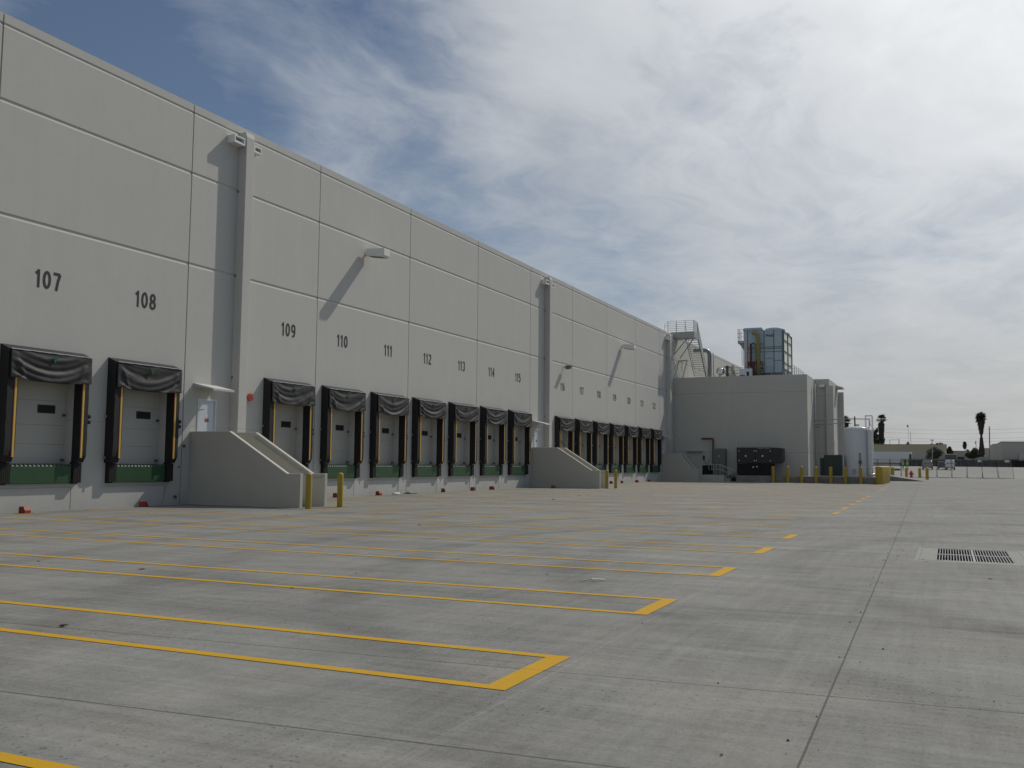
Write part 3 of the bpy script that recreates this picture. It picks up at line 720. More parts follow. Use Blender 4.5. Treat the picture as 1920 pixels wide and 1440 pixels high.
# ------------------------------------------------------------------ dock stairs
def stair(s, label, xe):
    y = YK(s); t = thing('dock_stair', label, 'staircase', (0, y, 0), 'concrete dock stairs')
    prof = [(.001, -.05), (xe, -.05), (xe, 1.08), (xe-.52, 1.08), (1.68, 2.45), (.001, 2.45)]
    for a in (0, 1.32):
        w = MB().prism(prof, y+a, y+a+.15).build('side_wall', m_conc, t, bevel=.012)
    mb = MB(); n = 8; x_top = 1.5; run = (xe-.55-x_top)/n
    pts = [(.001, -.05), (.001, 1.36), (x_top, 1.36)]
    for i in range(n):
        z = 1.36-1.36*(i+1)/n
        pts.append((x_top+run*i, z)); pts.append((x_top+run*(i+1), z))
    pts[-1] = (pts[-1][0], max(pts[-1][1], 0)); pts.append((pts[-1][0], -.05))
    # split into convex boxes
    mb.box(.001, x_top, y+.151, y+1.319, -.05, 1.36)
    for i in range(n-1): mb.box(x_top+run*i, x_top+run*(i+1), y+.151, y+1.319, -.05, 1.36-1.36*(i+1)/n)
    mb.build('steps', m_conc, t)
    mb = MB()
    mb.tube([(1.7, y+1.25, 2.3), (xe-.6, y+1.25, .98), (xe-.1, y+1.25, .98)], .02, 6); mb.build('handrail', m_rail, t)
    return t
stair(1.6, 'pale concrete stair with sloping side walls beside door 109', 4.6)
stair(9.6, 'second concrete stair halfway down the wall before door 116', 4.42)
stair(17.6, 'far concrete stair in the annex shade after door 122', 3.35)
def bollard(x, y, label, h=1.1, r=.095, g='yellow bollards at the stair feet', z=0):
    o = MB().lathe([(r, -.1), (r, h-.05), (r*.92, h-.02), (r*.6, h+.01), (.01, h+.02)], x, y, 18).build('bollard', m_bollard)
    for v in o.data.vertices: v.co.x -= x; v.co.y -= y
    o.location = (x, y, z); tag(o, label, 'bollard', g)
bollard(5.10, 24.69, 'yellow bollard nearest, left of the pair by the near stair')
bollard(5.29, 26.12, 'yellow bollard, right of the pair by the near stair')
bollard(4.78, 54.45, 'yellow bollard, left of the pair by the second stair')
bollard(4.98, 55.5, 'yellow bollard, right of the pair by the second stair')
t = thing('alarm_bell', 'round red alarm bell on the wall right of the first pilaster', 'alarm bell', (0, 27.84, 3.8))
b = MB(); b.tube([(.03, 27.84, 3.8), (.09, 27.84, 3.8)], .14, 20); b.build('gong', m_red, t); MB().box(.001, .03, 27.76, 27.92, 3.72, 3.88).build('backbox', m_red, t)
b = MB(); b.tube([(.09, 27.84, 3.8), (.105, 27.84, 3.8)], .03, 10); b.build('boss', m_rpipe, t)
t2 = dup(t, (0, D*8-.1, -.1), 'small red alarm bell right of the second pilaster above the stair canopy')

# ------------------------------------------------------------------ wall floodlights
def floodlight(y, z, label):
    t = thing('wall_light', label, 'wall light', (0, y, z), 'white box lights on the upper wall')
    MB().tube([(.0, y, z), (.30, y, z+.02)], .045, 8).build('arm', m_white, t)
    MB().box(.001, .02, y-.09, y+.09, z-.09, z+.09).build('wall_plate', m_white, t)
    hd = MB(); hd.prism([(.14, z-.16), (.14, z+.16), (1.08, z+.10), (1.08, z-.22), (.95, z-.27)], y-.25, y+.25)
    hd = hd.build('lamp_head', m_white, t, bevel=.015)
    MB().prism([(.25, z-.178), (.93, z-.27), (.93, z-.28), (.25, z-.188)], y-.19, y+.19).build('lens', m_greybox, hd)
floodlight(35.37, 10.72, 'white box wall light above doors 110 and 111')
floodlight(72.1, 10.76, 'white box wall light further along above door 119')
t = thing('wall_camera', 'small brown floodlight on the wall above the number 116', 'floodlight', (0, 59.5, 7.9))
MB().tube([(0, 59.5, 7.92), (.25, 59.5, 7.95)], .03, 6).build('arm', m_brown, t)
MB().prism([(.2, 7.78), (.48, 7.82), (.52, 8.0), (.2, 8.02)], 59.3, 59.7).build('housing', m_brown, t)

# ------------------------------------------------------------------ the annex (engine room) at the end of the row
an = thing('annex_building', 'plain grey concrete annex with plant on its roof at the end of the row', 'building')
AY = 87.9
mb = MB(); mb.box(.005, 12.12, AY, 92.0, -.3, 9.60); 
mb.build('wall', m_annex, an, bevel=.02)
mb = MB(); 
for x in (6.0,): mb.box(x-.012, x+.012, AY-.003, AY, .6, 9.6)
mb.build('wall_joint', m_joint, an)
mb = MB(); mb.box(.01, 12.0, 92.0, 98, -.3, 9.45); mb.build('rear_wall', m_annex, an)
MB().box(2.68, 3.9, AY-.02, AY, .45, 1.42).build('vent_opening', m_rubber, an)
MB().box(1.2, 2.75, AY-.35, AY, 2.70, 2.78).build('canopy', m_annex, an)
# stepped-back blocks beyond
an2 = thing('annex_tower', 'narrow shaded concrete tower right of the grey annex carrying a white lamp', 'building')
MB().box(9.0, 13.35, 94, 102, -.3, 9.65).build('wall', m_annex, an2, bevel=.02)
MB().box(13.08, 13.74, 93.6, 93.997, -.3, 8.98).build('pilaster', m_annex, an2)
MB().box(13.352, 13.37, 96.5, 98, .6, 3.9).build('door', m_frame, an2)
mb = MB(); mb.prism([(13.352, 9.45), (14.0, 9.3), (14.0, 9.16), (13.352, 9.16)], 99.6, 101.4); mb.build('canopy', m_steel, an2)
MB().box(13.1, 13.86, 102.003, 102.5, -.3, 8.95).build('rear_pilaster', m_annex, an2)
t = thing('wall_light', 'small white lamp high on the shaded tower right of the annex', 'wall light', (12.7, 94, 9))
MB().box(12.48, 12.98, 93.66, 93.99, 8.86, 9.1).build('lamp_head', m_white, t); MB().box(12.7, 13.1, 93.75, 93.85, 9.0, 9.05).build('arm', m_frame, t)

# rails
def rail_line(mb, pts, h, n, r=.022, post=1.5, rp=.028):
    pts = [Vector(p) for p in pts]
    for k in range(n):
        z = h*(k+1)/n
        for a, b in zip(pts, pts[1:]): mb.tube([a+Vector((0, 0, z)), b+Vector((0, 0, z))], r, 5)
    for a, b in zip(pts, pts[1:]):
        m = max(1, round((b-a).length/post))
        for i in range(m+1): p = a+(b-a)*i/m; mb.tube([p, p+Vector((0, 0, h))], rp, 5)
t = thing('roof_railing', 'grey pipe railing round the roof plant on the annex', 'railing', (7.4, 94, 9.6))
mb = MB(); rail_line(mb, [(4.4, 97, 9.6), (4.4, 91, 9.6)], 1.1, 6, .02, 1.2); rail_line(mb, [(4.4, 91, 9.6), (10.6, 91, 9.6)], 1.1, 4, .018, 2.0)
rail_line(mb, [(10.6, 91, 9.6), (10.6, 97.5, 9.6)], 1.1, 5, .02, 1.2); mb.build('rails', m_rail, t)
MB().box(4.3, 4.55, 90.85, 91.05, 9.6, 10.9).build('gate_post', m_frame, t)

# platform and steep roof stair
t = thing('roof_stair', 'grey steel stair and railed platform climbing from annex roof to parapet', 'steel stair', (1, 89, 9.6))
MB().prism([(-.35, 13.74), (-.35, 13.98), (1.95, 13.98), (1.95, 13.40), (-.02, 13.40), (-.02, 13.74)], 88.1, 89.7).build('platform', m_rail, t)
mb = MB()
rail_line(mb, [(-.6, 88.15, 13.98), (1.9, 88.15, 13.98)], 1.05, 6, .018, .85)
rail_line(mb, [(1.9, 88.15, 13.98), (1.9, 89.5, 13.98)], 1.05, 6, .018, .5)
mb.tube([(-.6, 88.15, 15.03), (-.95, 88.3, 14.8), (-.95, 88.3, 13.7)], .02, 5); mb.tube([(-.95, 88.3, 14.5), (-.6, 88.15, 14.7)], .018, 5)
mb.tube([(-.2, 89.6, 13.98), (-.2, 89.6, 14.9), (.5, 89.6, 14.9)], .018, 5)
mb.build('platform_rail', m_rail, t)
P0, P1 = Vector((0, 89.7, 13.9)), Vector((0, 93.6, 9.62)); ST = P1-P0
mb = MB()
for i in range(22):
    p = P0+ST*((i+.6)/22); mb.box(.72, 1.80, p.y-.02, p.y+.21, p.z-.018, p.z+.012)
mb.build('treads', m_rail, t)
for x in (.69, 1.82):
    mb = MB(); mb.add([(x, P0.y, P0.z-.32), (x, P1.y, P1.z-.02), (x, P1.y+.05, P1.z+.2), (x, P0.y, P0.z), (x+.03, P0.y, P0.z-.32), (x+.03, P1.y, P1.z-.02), (x+.03, P1.y+.05, P1.z+.2), (x+.03, P0.y, P0.z)],
       [(0, 1, 2, 3), (7, 6, 5, 4), (0, 4, 5, 1), (1, 5, 6, 2), (2, 6, 7, 3), (3, 7, 4, 0)]); mb.build('stringer', m_rail, t)
mb = MB()
for h in (.2, .4, .6, .8, 1.0):
    for x in (1.9,): mb.tube([(x, P0.y-.1, P0.z+h), (x, P1.y, P1.z+h)], .035, 5)
mb.tube([(.7, P0.y, P0.z+.9), (.7, P1.y, P1.z+.9)], .02, 5)
for i in range(7):
    p = P0+ST*(i/6); mb.tube([(1.9, p.y, p.z-.1), (1.9, p.y, p.z+1.0)], .03, 5)
mb.build('stair_rail', m_rail, t)
mb = MB(); mb.prism([(P0.y-.1, P0.z-.25), (P1.y, P1.z-.05), (P1.y, P1.z+.85), (P0.y-.1, P0.z+.85)], 1.93, 1.95, 'x'); mb.build('side_panel', m_rail, t)
mb = MB(); mb.tube([(.0, 88.25, 11.9), (1.3, 88.25, 13.42)], .05, 6); mb.tube([(.2, 89.5, 11.6), (1.5, 89.5, 13.42)], .05, 6); mb.build('brace', m_rail, t)
t = thing('wall_bracket_shelf', 'small grey shelf and pipe beneath the roof platform on the wall', 'bracket', (.4, 90, 11.4))
MB().box(.001, .9, 89.6, 90.2, 11.38, 11.44).build('shelf', m_rail, t); MB().tube([(.3, 89.9, 11.38), (.3, 89.9, 10.3)], .03, 6).build('pipe', m_rail, t)

# roof plant
t = thing('exhaust_duct', 'tall grey duct with rounded top behind the roof stair', 'duct', (2.1, 94.5, 9.6))
MB().tube([(2.0, 94.2, 9.5), (2.0, 94.2, 12.3), (1.95, 94.2, 12.6), (1.8, 94.2, 12.8), (1.5, 94.2, 12.88), (.4, 94.2, 12.88)], .20, 14).build('pipe', m_greyduct, t)
MB().tube([(2.3, 94.6, 9.5), (2.3, 94.6, 12.7)], .05, 8).build('side_pipe', m_steel, t)
t = thing('roof_vessel', 'shiny round aluminium clad vessel on the annex roof', 'vessel', (3.7, 91.5, 9.6))
MB().tube([(3.72, 91.2, 10.42), (3.72, 91.3, 10.42), (3.72, 94.0, 10.42)], .42, 20).build('shell', m_silver, t); 
mb = MB(); mb.tube([(3.72, 91.2, 10.42), (3.72, 91.08, 10.42), (3.72, 91.03, 10.42)], .40, 20, r2=.2); mb.build('end_cap', m_silver, t)
mb = MB(); a = [(3.75+.75*math.cos(R(q)), 94.2, 10.1+1.05*math.sin(R(q))) for q in range(0, 181, 12)]; mb.tube(a, .10, 8)
tag(mb.build('pipe_arch', m_beige), 'buff arched pipe over the shiny roof vessel', 'pipe')
t = thing('roof_unit', 'small white cabinet with blue panel in front of the cooling tower', 'cabinet', (6.3, 90.3, 9.6))
MB().box(5.7, 6.85, 90.2, 90.8, 9.6, 10.5).build('housing', m_mdoor, t, bevel=.02); MB().box(6.38, 6.62, 90.18, 90.2, 9.75, 10.2).build('panel', m_card, t); MB().box(5.75, 6.2, 90.18, 90.2, 9.75, 9.9).build('panel', m_frame, t)

ct = thing('cooling_tower', 'blue grey two cell steel cooling tower on the annex roof', 'cooling tower', (7.8, 93, 9.6))
CY = 91.4; CE = 96.6
MB().box(6.02, 7.78, CY, CE, 10.15, 14.25).build('left_cell', m_tower, ct)
MB().box(7.84, 9.55, CY+.02, CE, 10.15, 14.15).build('right_cell', m_tower, ct)
MB().box(6.05, 9.5, CY+.12, CE-.1, 9.6, 10.15).build('basin', m_greybox, ct)
MB().prism([(5.85, 14.25), (7.75, 14.25), (7.62, 14.48), (5.95, 14.48)], CY-.1, CE).build('fan_cowl', m_tower, ct)
mb = MB(); mb.lathe([(.95, 14.15), (.97, 14.22), (.90, 14.42), (.55, 14.5), (.1, 14.52)], 8.68, CY+1.0, 24); mb.build('fan_cowl', m_tower, ct)
mb = MB(); mb.lathe([(.95, 14.15), (.97, 14.22), (.90, 14.42), (.55, 14.5), (.1, 14.52)], 8.68, CY+3.9, 24); mb.build('fan_cowl', m_tower, ct)
lou = MB().box(9.55, 9.58, CY+.1, CE-.05, 10.5, 14.08).build('louver_panel', m_louver, ct)
mb = MB()
for y in (CY+.08, (CY+CE)/2, CE-.04): mb.box(9.575, 9.66, y-.06, y+.06, 9.6, 14.12)
for z in (14.05, 13.25, 12.2, 11.1, 10.5):
    ys_ = (CY+.14, (CY+CE)/2-.06); ys2 = ((CY+CE)/2+.06, CE-.1)
    for a_, b_ in (ys_, ys2): mb.box(9.578, 9.64, a_, b_, z-.04, z+.04)
mb.build('louver_frame', m_frame, ct)
mb = MB()
for x in (6.28, 7.82, 8.72, 9.50): mb.box(x-.025, x+.025, CY-.03, CY-.001, 10.15, 14.2)
for z in (12.45, 12.15, 12.6): mb.box(6.31, 7.79, CY-.028, CY-.001, z-.02, z+.02); mb.box(7.85, 8.69, CY-.02, CY-.001+.02, z-.02, z+.02); mb.box(8.75, 9.47, CY-.02, CY+.019, z-.02, z+.02)
mb.box(8.75, 9.47, CY-.01, CY+.019, 11.28, 11.32)
mb.build('panel_seam', m_frame, ct)
MB().box(7.9, 8.66, CY, CY+.015, 11.50, 11.56).build('door_head', m_ypipe, ct)
MB().box(5.95, 6.25, CY-.05, CY-.031, 9.7, 14.2).build('corner_post', m_steel, ct)
mb = MB(); mb.box(5.35, 5.94, CY, CY+1.6, 13.05, 13.3); rail_line(mb, [(5.93, CY+.02, 13.3), (5.38, CY+.02, 13.3), (5.38, CY+1.5, 13.3)], 1.1, 3, .022, .6)
mb.prism([(5.45, 13.05), (5.95, 13.05), (5.95, 12.3)], CY+.2, CY+.5)
for x in (5.72, 5.86): mb.tube([(x, CY+.1, 10.9), (x, CY+.1, 12.9)], .025, 5)
mb.build('service_platform', m_rail, ct)
mb = MB(); mb.tube([(6.75, CY-.3, 14.0), (7.1, CY-.3, 13.95), (7.28, CY-.3, 13.8), (7.3, CY-.3, 13.2), (7.35, CY-.3, 9.7)], .16, 12); mb.tube([(7.05, CY-.25, 12.9), (7.05, CY-.25, 9.7)], .07, 8)
mb.tube([(7.3, CY-.2, 12.9), (7.78, CY-.2, 12.9)], .05, 6)
mb.build('riser_pipe', m_ypipe, ct)
mb = MB(); mb.tube([(6.62, CY-.25, 9.7), (6.62, CY-.25, 12.95), (6.95, CY-.25, 12.98)], .09, 8); mb.tube([(6.3, CY-.3, 11.15), (7.7, CY-.3, 11.15), (7.7, CY-.3, 10.4)], .07, 8); mb.tube([(6.4, CY-.3, 11.15), (6.4, CY-.3, 10.4), (6.6, CY-.3, 10.2)], .10, 8)
mb.tube([(6.9, CY-.35, 9.7), (6.9, CY-.35, 11.1)], .12, 8)
mb.build('valve_pipe', m_rpipe, ct)
mb = MB()
for x, z in ((7.5, 10.6), (7.75, 10.2), (6.2, 10.0), (7.6, 9.9)): mb.box(x-.12, x+.12, CY-.4, CY-.2, z-.1, z+.1)
mb.build('valve', m_frame, ct)
# lettered plate
fc = bpy.data.curves.new('lettering', 'FONT'); fc.body = 'Frick'; fc.size = .36; fc.shear = .35; fc.offset = .012; fc.extrude = .003; fc.space_character = 1.0
fo = bpy.data.objects.new('tmp', fc); C.objects.link(fo); bpy.context.view_layer.update()
me = bpy.data.meshes.new_from_object(fo); C.objects.unlink(fo); bpy.data.objects.remove(fo)
me.transform(Matrix.Rotation(R(90), 4, 'X')); me.materials.append(m_num)
MB().box(7.89, 8.66, CY+.0, CY+.016, 13.48, 13.92).build('name_plate', m_steel, ct)
lo = bpy.data.objects.new('lettering', me); C.objects.link(lo); lo.location = (7.92, CY-.006, 13.58); lo.parent = ct; lo.matrix_parent_inverse = Matrix.Translation(-ct.location)
lo.scale = (1.0, 1, 1)

# things in front of the annex -------------------------------------------------
pad = MB().prism([(6.45, -.1), (18.0, -.1), (18.0, .56), (6.45, .56)], 84.5, AY-.002).build('pavement', m_ground); structure(pad)
mb = MB(); mb.box(13.8, 18.0, AY+.0, 112, -.1, .56); 
mb.prism([(18.003, -.1), (21.2, -.1), (21.2, .01), (18.003, .50)], 104, 114); structure(mb.build('pavement', m_ground))
mb = MB(); mb.box(3.2, 5.3, 84.9, 87.8, -.05, .56); mb.box(5.3, 5.7, 85.5, 87.8, -.05, .28); tag(mb.build('entry_step', m_conc), 'low concrete landing and step with pipe handrails under the annex vent', 'steps')
t = thing('pipe_handrail', 'looped grey pipe handrail beside the landing at the annex', 'handrail', (4.7, 84.8, .56))
mb = MB()
for yy in (84.95, 86.1):
    mb.tube([(4.05, yy, 1.02), (3.95, yy, 1.1), (3.95, yy, 1.4), (4.05, yy, 1.48), (4.85, yy, 1.48), (5.75, yy, 1.08), (6.05, yy, 1.08), (6.15, yy, .98), (6.15, yy, .75), (6.05, yy, .66), (5.75, yy, .66), (4.85, yy, 1.06), (4.05, yy, 1.02)], .028, 6)
    for x, z0, z1 in ((4.35, .56, 1.48), (4.95, .3, 1.43), (5.72, 0, 1.08)): mb.tube([(x, yy, z0), (x, yy, z1)], .028, 6)
mb.build('rails', m_rail, t)
o = MB().tube([(2.69, AY-.3, 3.86), (3.72, AY-.3, 3.86), (3.76, AY-.3, 3.8), (3.76, AY-.3, .5)], .075, 8).build('drain_pipe', m_rpipe); tag(o, 'dark red brown elbowed pipe on the annex front beside the cabinet', 'pipe')
t = thing('electric_cabinet', 'tall grey green cabinet standing against the annex', 'cabinet', (4.35, 87.5, 0))
MB().box(3.86, 4.95, 87.1, 87.88, .05, 2.95).build('housing', m_greybox, t, bevel=.02); MB().box(4.36, 4.44, 87.07, 87.1, 2.2, 2.32).build('handle', m_white, t); MB().box(4.38, 4.40, 87.095, 87.1, .2, 2.8).build('seam', m_frame, t)
t = thing('wall_switch', 'small dark switch with looped cable left of the elbowed pipe', 'switch', (3, AY, 2.2))
MB().box(2.75, 2.92, AY-.12, AY-.001, 1.95, 2.3).build('box', m_card, t); MB().tube([(2.84, AY-.06, 1.95), (2.9, AY-.06, 1.65), (3.1, AY-.06, 1.55), (3.3, AY-.06, 1.7), (3.32, AY-.06, 1.95)], .02, 5).build('cable', m_frame, t)
t = thing('shrub', 'low dark green shrub at the foot of the pipe handrail', 'shrub', (5.7, 86.3, 0))
mb = MB(); rnd = random.Random(5)
for i in range(900):
    u = Vector((rnd.gauss(0, .38), rnd.gauss(0, .3), abs(rnd.gauss(0, .22)))); p = Vector((5.95, 86.6, .05))+u; s = .06
    a, b = Vector((rnd.uniform(-1, 1), rnd.uniform(-1, 1), rnd.uniform(-1, 1)))*s, Vector((rnd.uniform(-1, 1), rnd.uniform(-1, 1), rnd.uniform(-1, 1)))*s
    mb.add([p, p+a, p+a+b, p+b], [(0, 1, 2, 3)])
mb.build('foliage', m_leaf, t)

g = thing('generator', 'black enclosed generator with bright latches in front of the annex', 'generator', (8, 86.4, .56))
MB().box(6.25, 9.30, 85.9, 87.3, .58, 1.62).build('base_tank', m_rubber, g, bevel=.01)
MB().prism([(6.25, 1.64), (9.45, 1.64), (9.98, 1.66), (10.2, 1.9), (10.2, 2.98), (9.4, 3.03), (6.25, 3.03)], 85.8, 87.35).build('enclosure', m_dark, g, bevel=.02)
mb = MB()
for x, z in ((6.48, 2.72), (7.80, 2.72), (7.98, 2.72), (9.2, 2.72), (6.48, 1.88), (7.80, 1.88), (7.98, 1.88), (9.2, 1.88)): mb.tube([(x, 85.8, z), (x, 85.75, z)], .045, 8)
for x, z in ((7.05, 2.28), (8.52, 2.28)): mb.tube([(x, 85.8, z), (x, 85.74, z)], .075, 10)
mb.build('latch', m_white, g)
mb = MB(); mb.tube([(7.68, 85.89, 1.3), (7.68, 85.86, 1.3)], .08, 10); mb.tube([(8.0, 85.89, 1.35), (8.0, 85.86, 1.35)], .08, 10); mb.build('gauge', m_steel, g)
mb = MB()
for x in (7.89, 9.35, 6.3): mb.box(x-.012, x+.012, 85.785, 85.798, 1.68, 2.98)
mb.build('door_seam', m_rubber, g)
mb = MB(); rnd = random.Random(2); x = 8.1
while x < 9.15:                                             # worn, unreadable stencil line
    w = rnd.choice((.04, .06, .08));
    if not (8.58 < x < 8.68): mb.box(x, x+w*.7, 85.792, 85.798, 2.91, 2.97)
    x += w+.02
mb.build('stencil', m_rail, g)

t = thing('storage_tank', 'tall white cylindrical tank with domed top beside a caged ladder', 'tank', (16.2, 86.6, .56))
TX, TY = 16.22, 87.3
sh = MB(); sh.lathe([(1.02, .58), (1.02, 4.62), (.95, 4.74), (.6, 4.86), (.2, 4.9), (.02, 4.9)], TX, TY, 40); shell = sh.build('shell', m_tank, t)
mb = MB(); mb.lathe([(1.08, .56), (1.08, .62), (1.0, .63)], TX, TY, 32); mb.build('skirt', m_conc, t)
mb = MB()
for rad in (.35,): mb.tube([(TX-.15+rad*.5*math.cos(R(a)), TY-1.06-.0, 1.0+.22*math.sin(R(a))) for a in range(0, 361, 30)], .012, 5)
mb.box(TX-.22, TX-.06, TY-1.055, TY-1.03, 1.05, 1.09); mb.box(TX-.16, TX-.12, TY-1.055, TY-1.03, .88, 1.05); mb.build('emblem', m_greybox, t)
mb = MB(); mb.tube([(TX+.35, TY-1.06, .7), (TX+.35, TY-1.06, 2.6)], .045, 6); mb.box(TX+.25, TX+.48, TY-1.15, TY-1.02, 1.7, 1.95); mb.build('level_gauge', m_frame, t)
mb = MB()                                                   # vent column on the right
mb.lathe([(.22, .56), (.22, 4.55), (.1, 4.6)], TX+1.12, TY-.5, 16); mb.build('side_column', m_tank, t)
mb = MB(); mb.tube([(TX-.1, TY, 4.85), (TX-.1, TY, 5.75)], .06, 8); mb.box(TX-.15, TX+.25, TY-.1, TY+.1, 4.95, 5.05); mb.tube([(TX+.2, TY-.3, 4.8), (TX+.7, TY-.3, 4.8)], .07, 6); mb.build('nozzle', m_frame, t)
t = thing('caged_ladder', 'white caged ladder frame rising beside the tank', 'ladder', (17.2, 87.2, 2))
mb = MB()
for x, y in ((17.02, 86.6), (17.55, 86.6), (17.02, 87.6), (17.55, 87.6)): mb.tube([(x, y, 2.6 if x > 17.2 else 4.5), (x, y, 5.78)], .028, 5)
for z in (5.78,): mb.tube([(17.02, 86.6, z), (17.55, 86.6, z), (17.55, 87.6, z), (17.02, 87.6, z), (17.02, 86.6, z)], .028, 5)
for z in (2.6, 3.4, 4.3, 4.9): mb.tube([(17.3, 86.6, z), (17.55, 86.6, z), (17.55, 87.6, z)], .025, 5)
for i in range(14): mb.tube([(17.28, 87.0, .9+i*.33), (17.28, 87.4, .9+i*.33)], .014, 5)
for y in (87.0, 87.4): mb.tube([(17.28, y, .6), (17.28, y, 5.6)], .022, 5)
mb.build('cage', m_white, t)
t = thing('pipe_bridge', 'grey pipes running from the annex corner across to the tank top', 'pipe', (13, 92, 5))
mb = MB()
mb.tube([(12.32, 91.6, 9.2), (12.32, 91.6, .8)], .07, 8); mb.tube([(12.45, 91.7, 9.5), (12.45, 91.7, 8.2)], .05, 6)
mb.tube([(12.35, 91.4, 5.62), (14, 89.4, 5.6), (15.6, 87.6, 5.56), (17.35, 87.2, 5.5), (17.35, 87.2, 4.9)], .045, 6)
mb.tube([(12.35, 91.4, 5.22), (14, 89.4, 5.22), (15.2, 88.0, 5.22)], .04, 6)
mb.tube([(12.32, 91.6, 5.0), (13.0, 91.2, 5.02)], .06, 6)
mb.build('pipes', m_rail, t)
t = thing('transformer', 'dark green metal transformer box left of the white tank', 'transformer', (14.3, 87, .56))
MB().box(13.62, 15.08, 86.2, 87.4, .60, 2.42).build('housing', m_trans, t, bevel=.03); MB().box(13.28, 13.60, 86.4, 87.3, .62, 2.15).build('cable_cabinet', m_dark, t); MB().box(13.1, 15.3, 86.0, 87.6, .56, .62).build('plinth', m_conc, t)
o = MB().tube([(12.95, 86.5, .56), (12.95, 86.5, 1.25)], .10, 8).build('standpipe', m_rpipe); tag(o, 'short dark standpipe left of the green transformer', 'pipe')
t = thing('valve_stand', 'low silver pipes and valve right of the tank behind the yellow bollards', 'valve', (17.5, 85.9, .56))
mb = MB(); mb.tube([(17.3, 85.9, .75), (17.8, 85.9, .75)], .09, 8); mb.tube([(17.2, 85.9, 1.3), (17.8, 85.9, 1.3)], .03, 6); mb.tube([(17.45, 85.9, .56), (17.45, 85.9, 1.3)], .03, 6); mb.build('pipes', m_silver, t)

for i, (x, where) in enumerate(((9.66, 'before the generator end, leftmost of the pad row'), (10.87, 'second from left, before the blank annex wall'), (12.03, 'third from left, near the annex corner'), (13.2, 'left of the transformer, fourth in the pad row'),
        (14.38, 'in front of the green transformer'), (15.55, 'in front of the left side of the white tank'), (16.74, 'in front of the right side of the white tank'))):
    bollard(x, 84.25, 'yellow bollard of the pad row '+where, 1.38, .14, 'yellow bollards along the raised pad')
for i in range(8):
    y = 84.25+1.45*i
    lab = 'yellow bollard at the near corner end of the tightly aligned side row' if i == 0 else 'yellow bollard hidden deep in the tightly aligned side row of the pad'
    bollard(18.2, y, lab, 1.45, .30, 'yellow bollards aligned along the pad side')
for x, y, z, h, lab in ((16.6, 138, .0, 1.35, 'thick yellow bollard far right of the pad, left of the hydrant'), (18.35, 137, .0, 1.30, 'far yellow bollard immediately left of the red hydrant'), (19.95, 137.5, -.05, 1.32, 'far yellow bollard immediately right of the red hydrant'), (21.17, 120, 0, 1.35, 'far yellow bollard nearest the fence start, right of all others')):
    bollard(x, y, lab, h, .24 if x < 17 else .17, 'far yellow bollards round the hydrant', z)
t = thing('fire_hydrant', 'small red fire hydrant between the far yellow bollards', 'fire hydrant', (19.55, 118, 0))
mb = MB(); mb.lathe([(.19, 0), (.17, .06), (.14, .08), (.14, .72), (.19, .74), (.19, .80), (.15, .82), (.13, .92), (.05, .98), (.04, 1.03)], 19.55, 118, 16); mb.build('barrel', m_red, t)
mb = MB(); mb.tube([(19.27, 118, .62), (19.83, 118, .62)], .07, 10); mb.tube([(19.55, 117.75, .55), (19.55, 118, .55)], .09, 10); mb.build('outlet', m_red, t)

# ------------------------------------------------------------------ chain link fence
def fence_panel(x0, x1, y, label, tilt=0):
    t = thing('mesh_fence', label, 'fence', (x0, y, 0), 'temporary chain link fence panels')
    mb = MB(); h = 2.42; r = .04
    f = lambda x, z: (x+tilt*z/h, y, z+gz(y))
    mb.tube([f(x0+.03, .05), f(x0+.03, h), f(x1-.03, h), f(x1-.03, .05), f(x0+.03, .05)], r, 5); mb.build('frame', m_frame, t)
    mb = MB(); st = .16; w = x1-x0-.08
    n = int((w+h)/st)
    for i in range(n):
        c = i*st
        for sgn in (0, 1):
            xa, za = (c, 0) if c < w else (w, c-w); xb, zb = (0, c) if c < h else (c-h, h)
            if sgn: xa, xb = w-xa, w-xb
            a, b = Vector(f(x0+.04+xa, za+.05)), Vector(f(x0+.04+xb, zb+.0)); d = Vector((0, 0, .006))
            mb.add([a-d, b-d, b+d, a+d], [(0, 1, 2, 3)])
    mb.build('mesh', m_steel, t)
xs = [12.6, 14.6, 16.2, 17.6, 20.0, 22.0, 23.8, 25.65, 27.5, 29.35, 31.2]
lab = ['behind the ladder foot', 'just right of the ladder', 'left of the thick far bollard', 'behind the workers', 'behind the hydrant', 'in front of the pickup', 'in front of the white van', 'first right of the white van', 'fourth from the right end', 'second from the right end', 'last at the right end, slightly leaning']
lab = ['behind the ladder foot', 'just right of the ladder', 'left of the thick far bollard', 'behind the two workers', 'between hydrant and parked truck', 'in front of the white van', 'right beside the white van', 'third from the right end', 'second from the right end', 'last at the right end, slightly leaning']
for i in range(len(xs)-1): fence_panel(xs[i]+.02, xs[i+1]-.02, 140+.05*(i % 2), 'wire mesh fence panel '+lab[i], -.25 if i >= 8 else 0)
for x in (22.9, 27.5):
    tag(MB().box(x-.6, x+.6, 139.6, 140.4, .0, .05).build('fence_weight', m_frame), 'dark fence foot plate '+('under the fence near the van' if x < 25 else 'under the middle right fence post'), 'fence foot', 'fence feet')

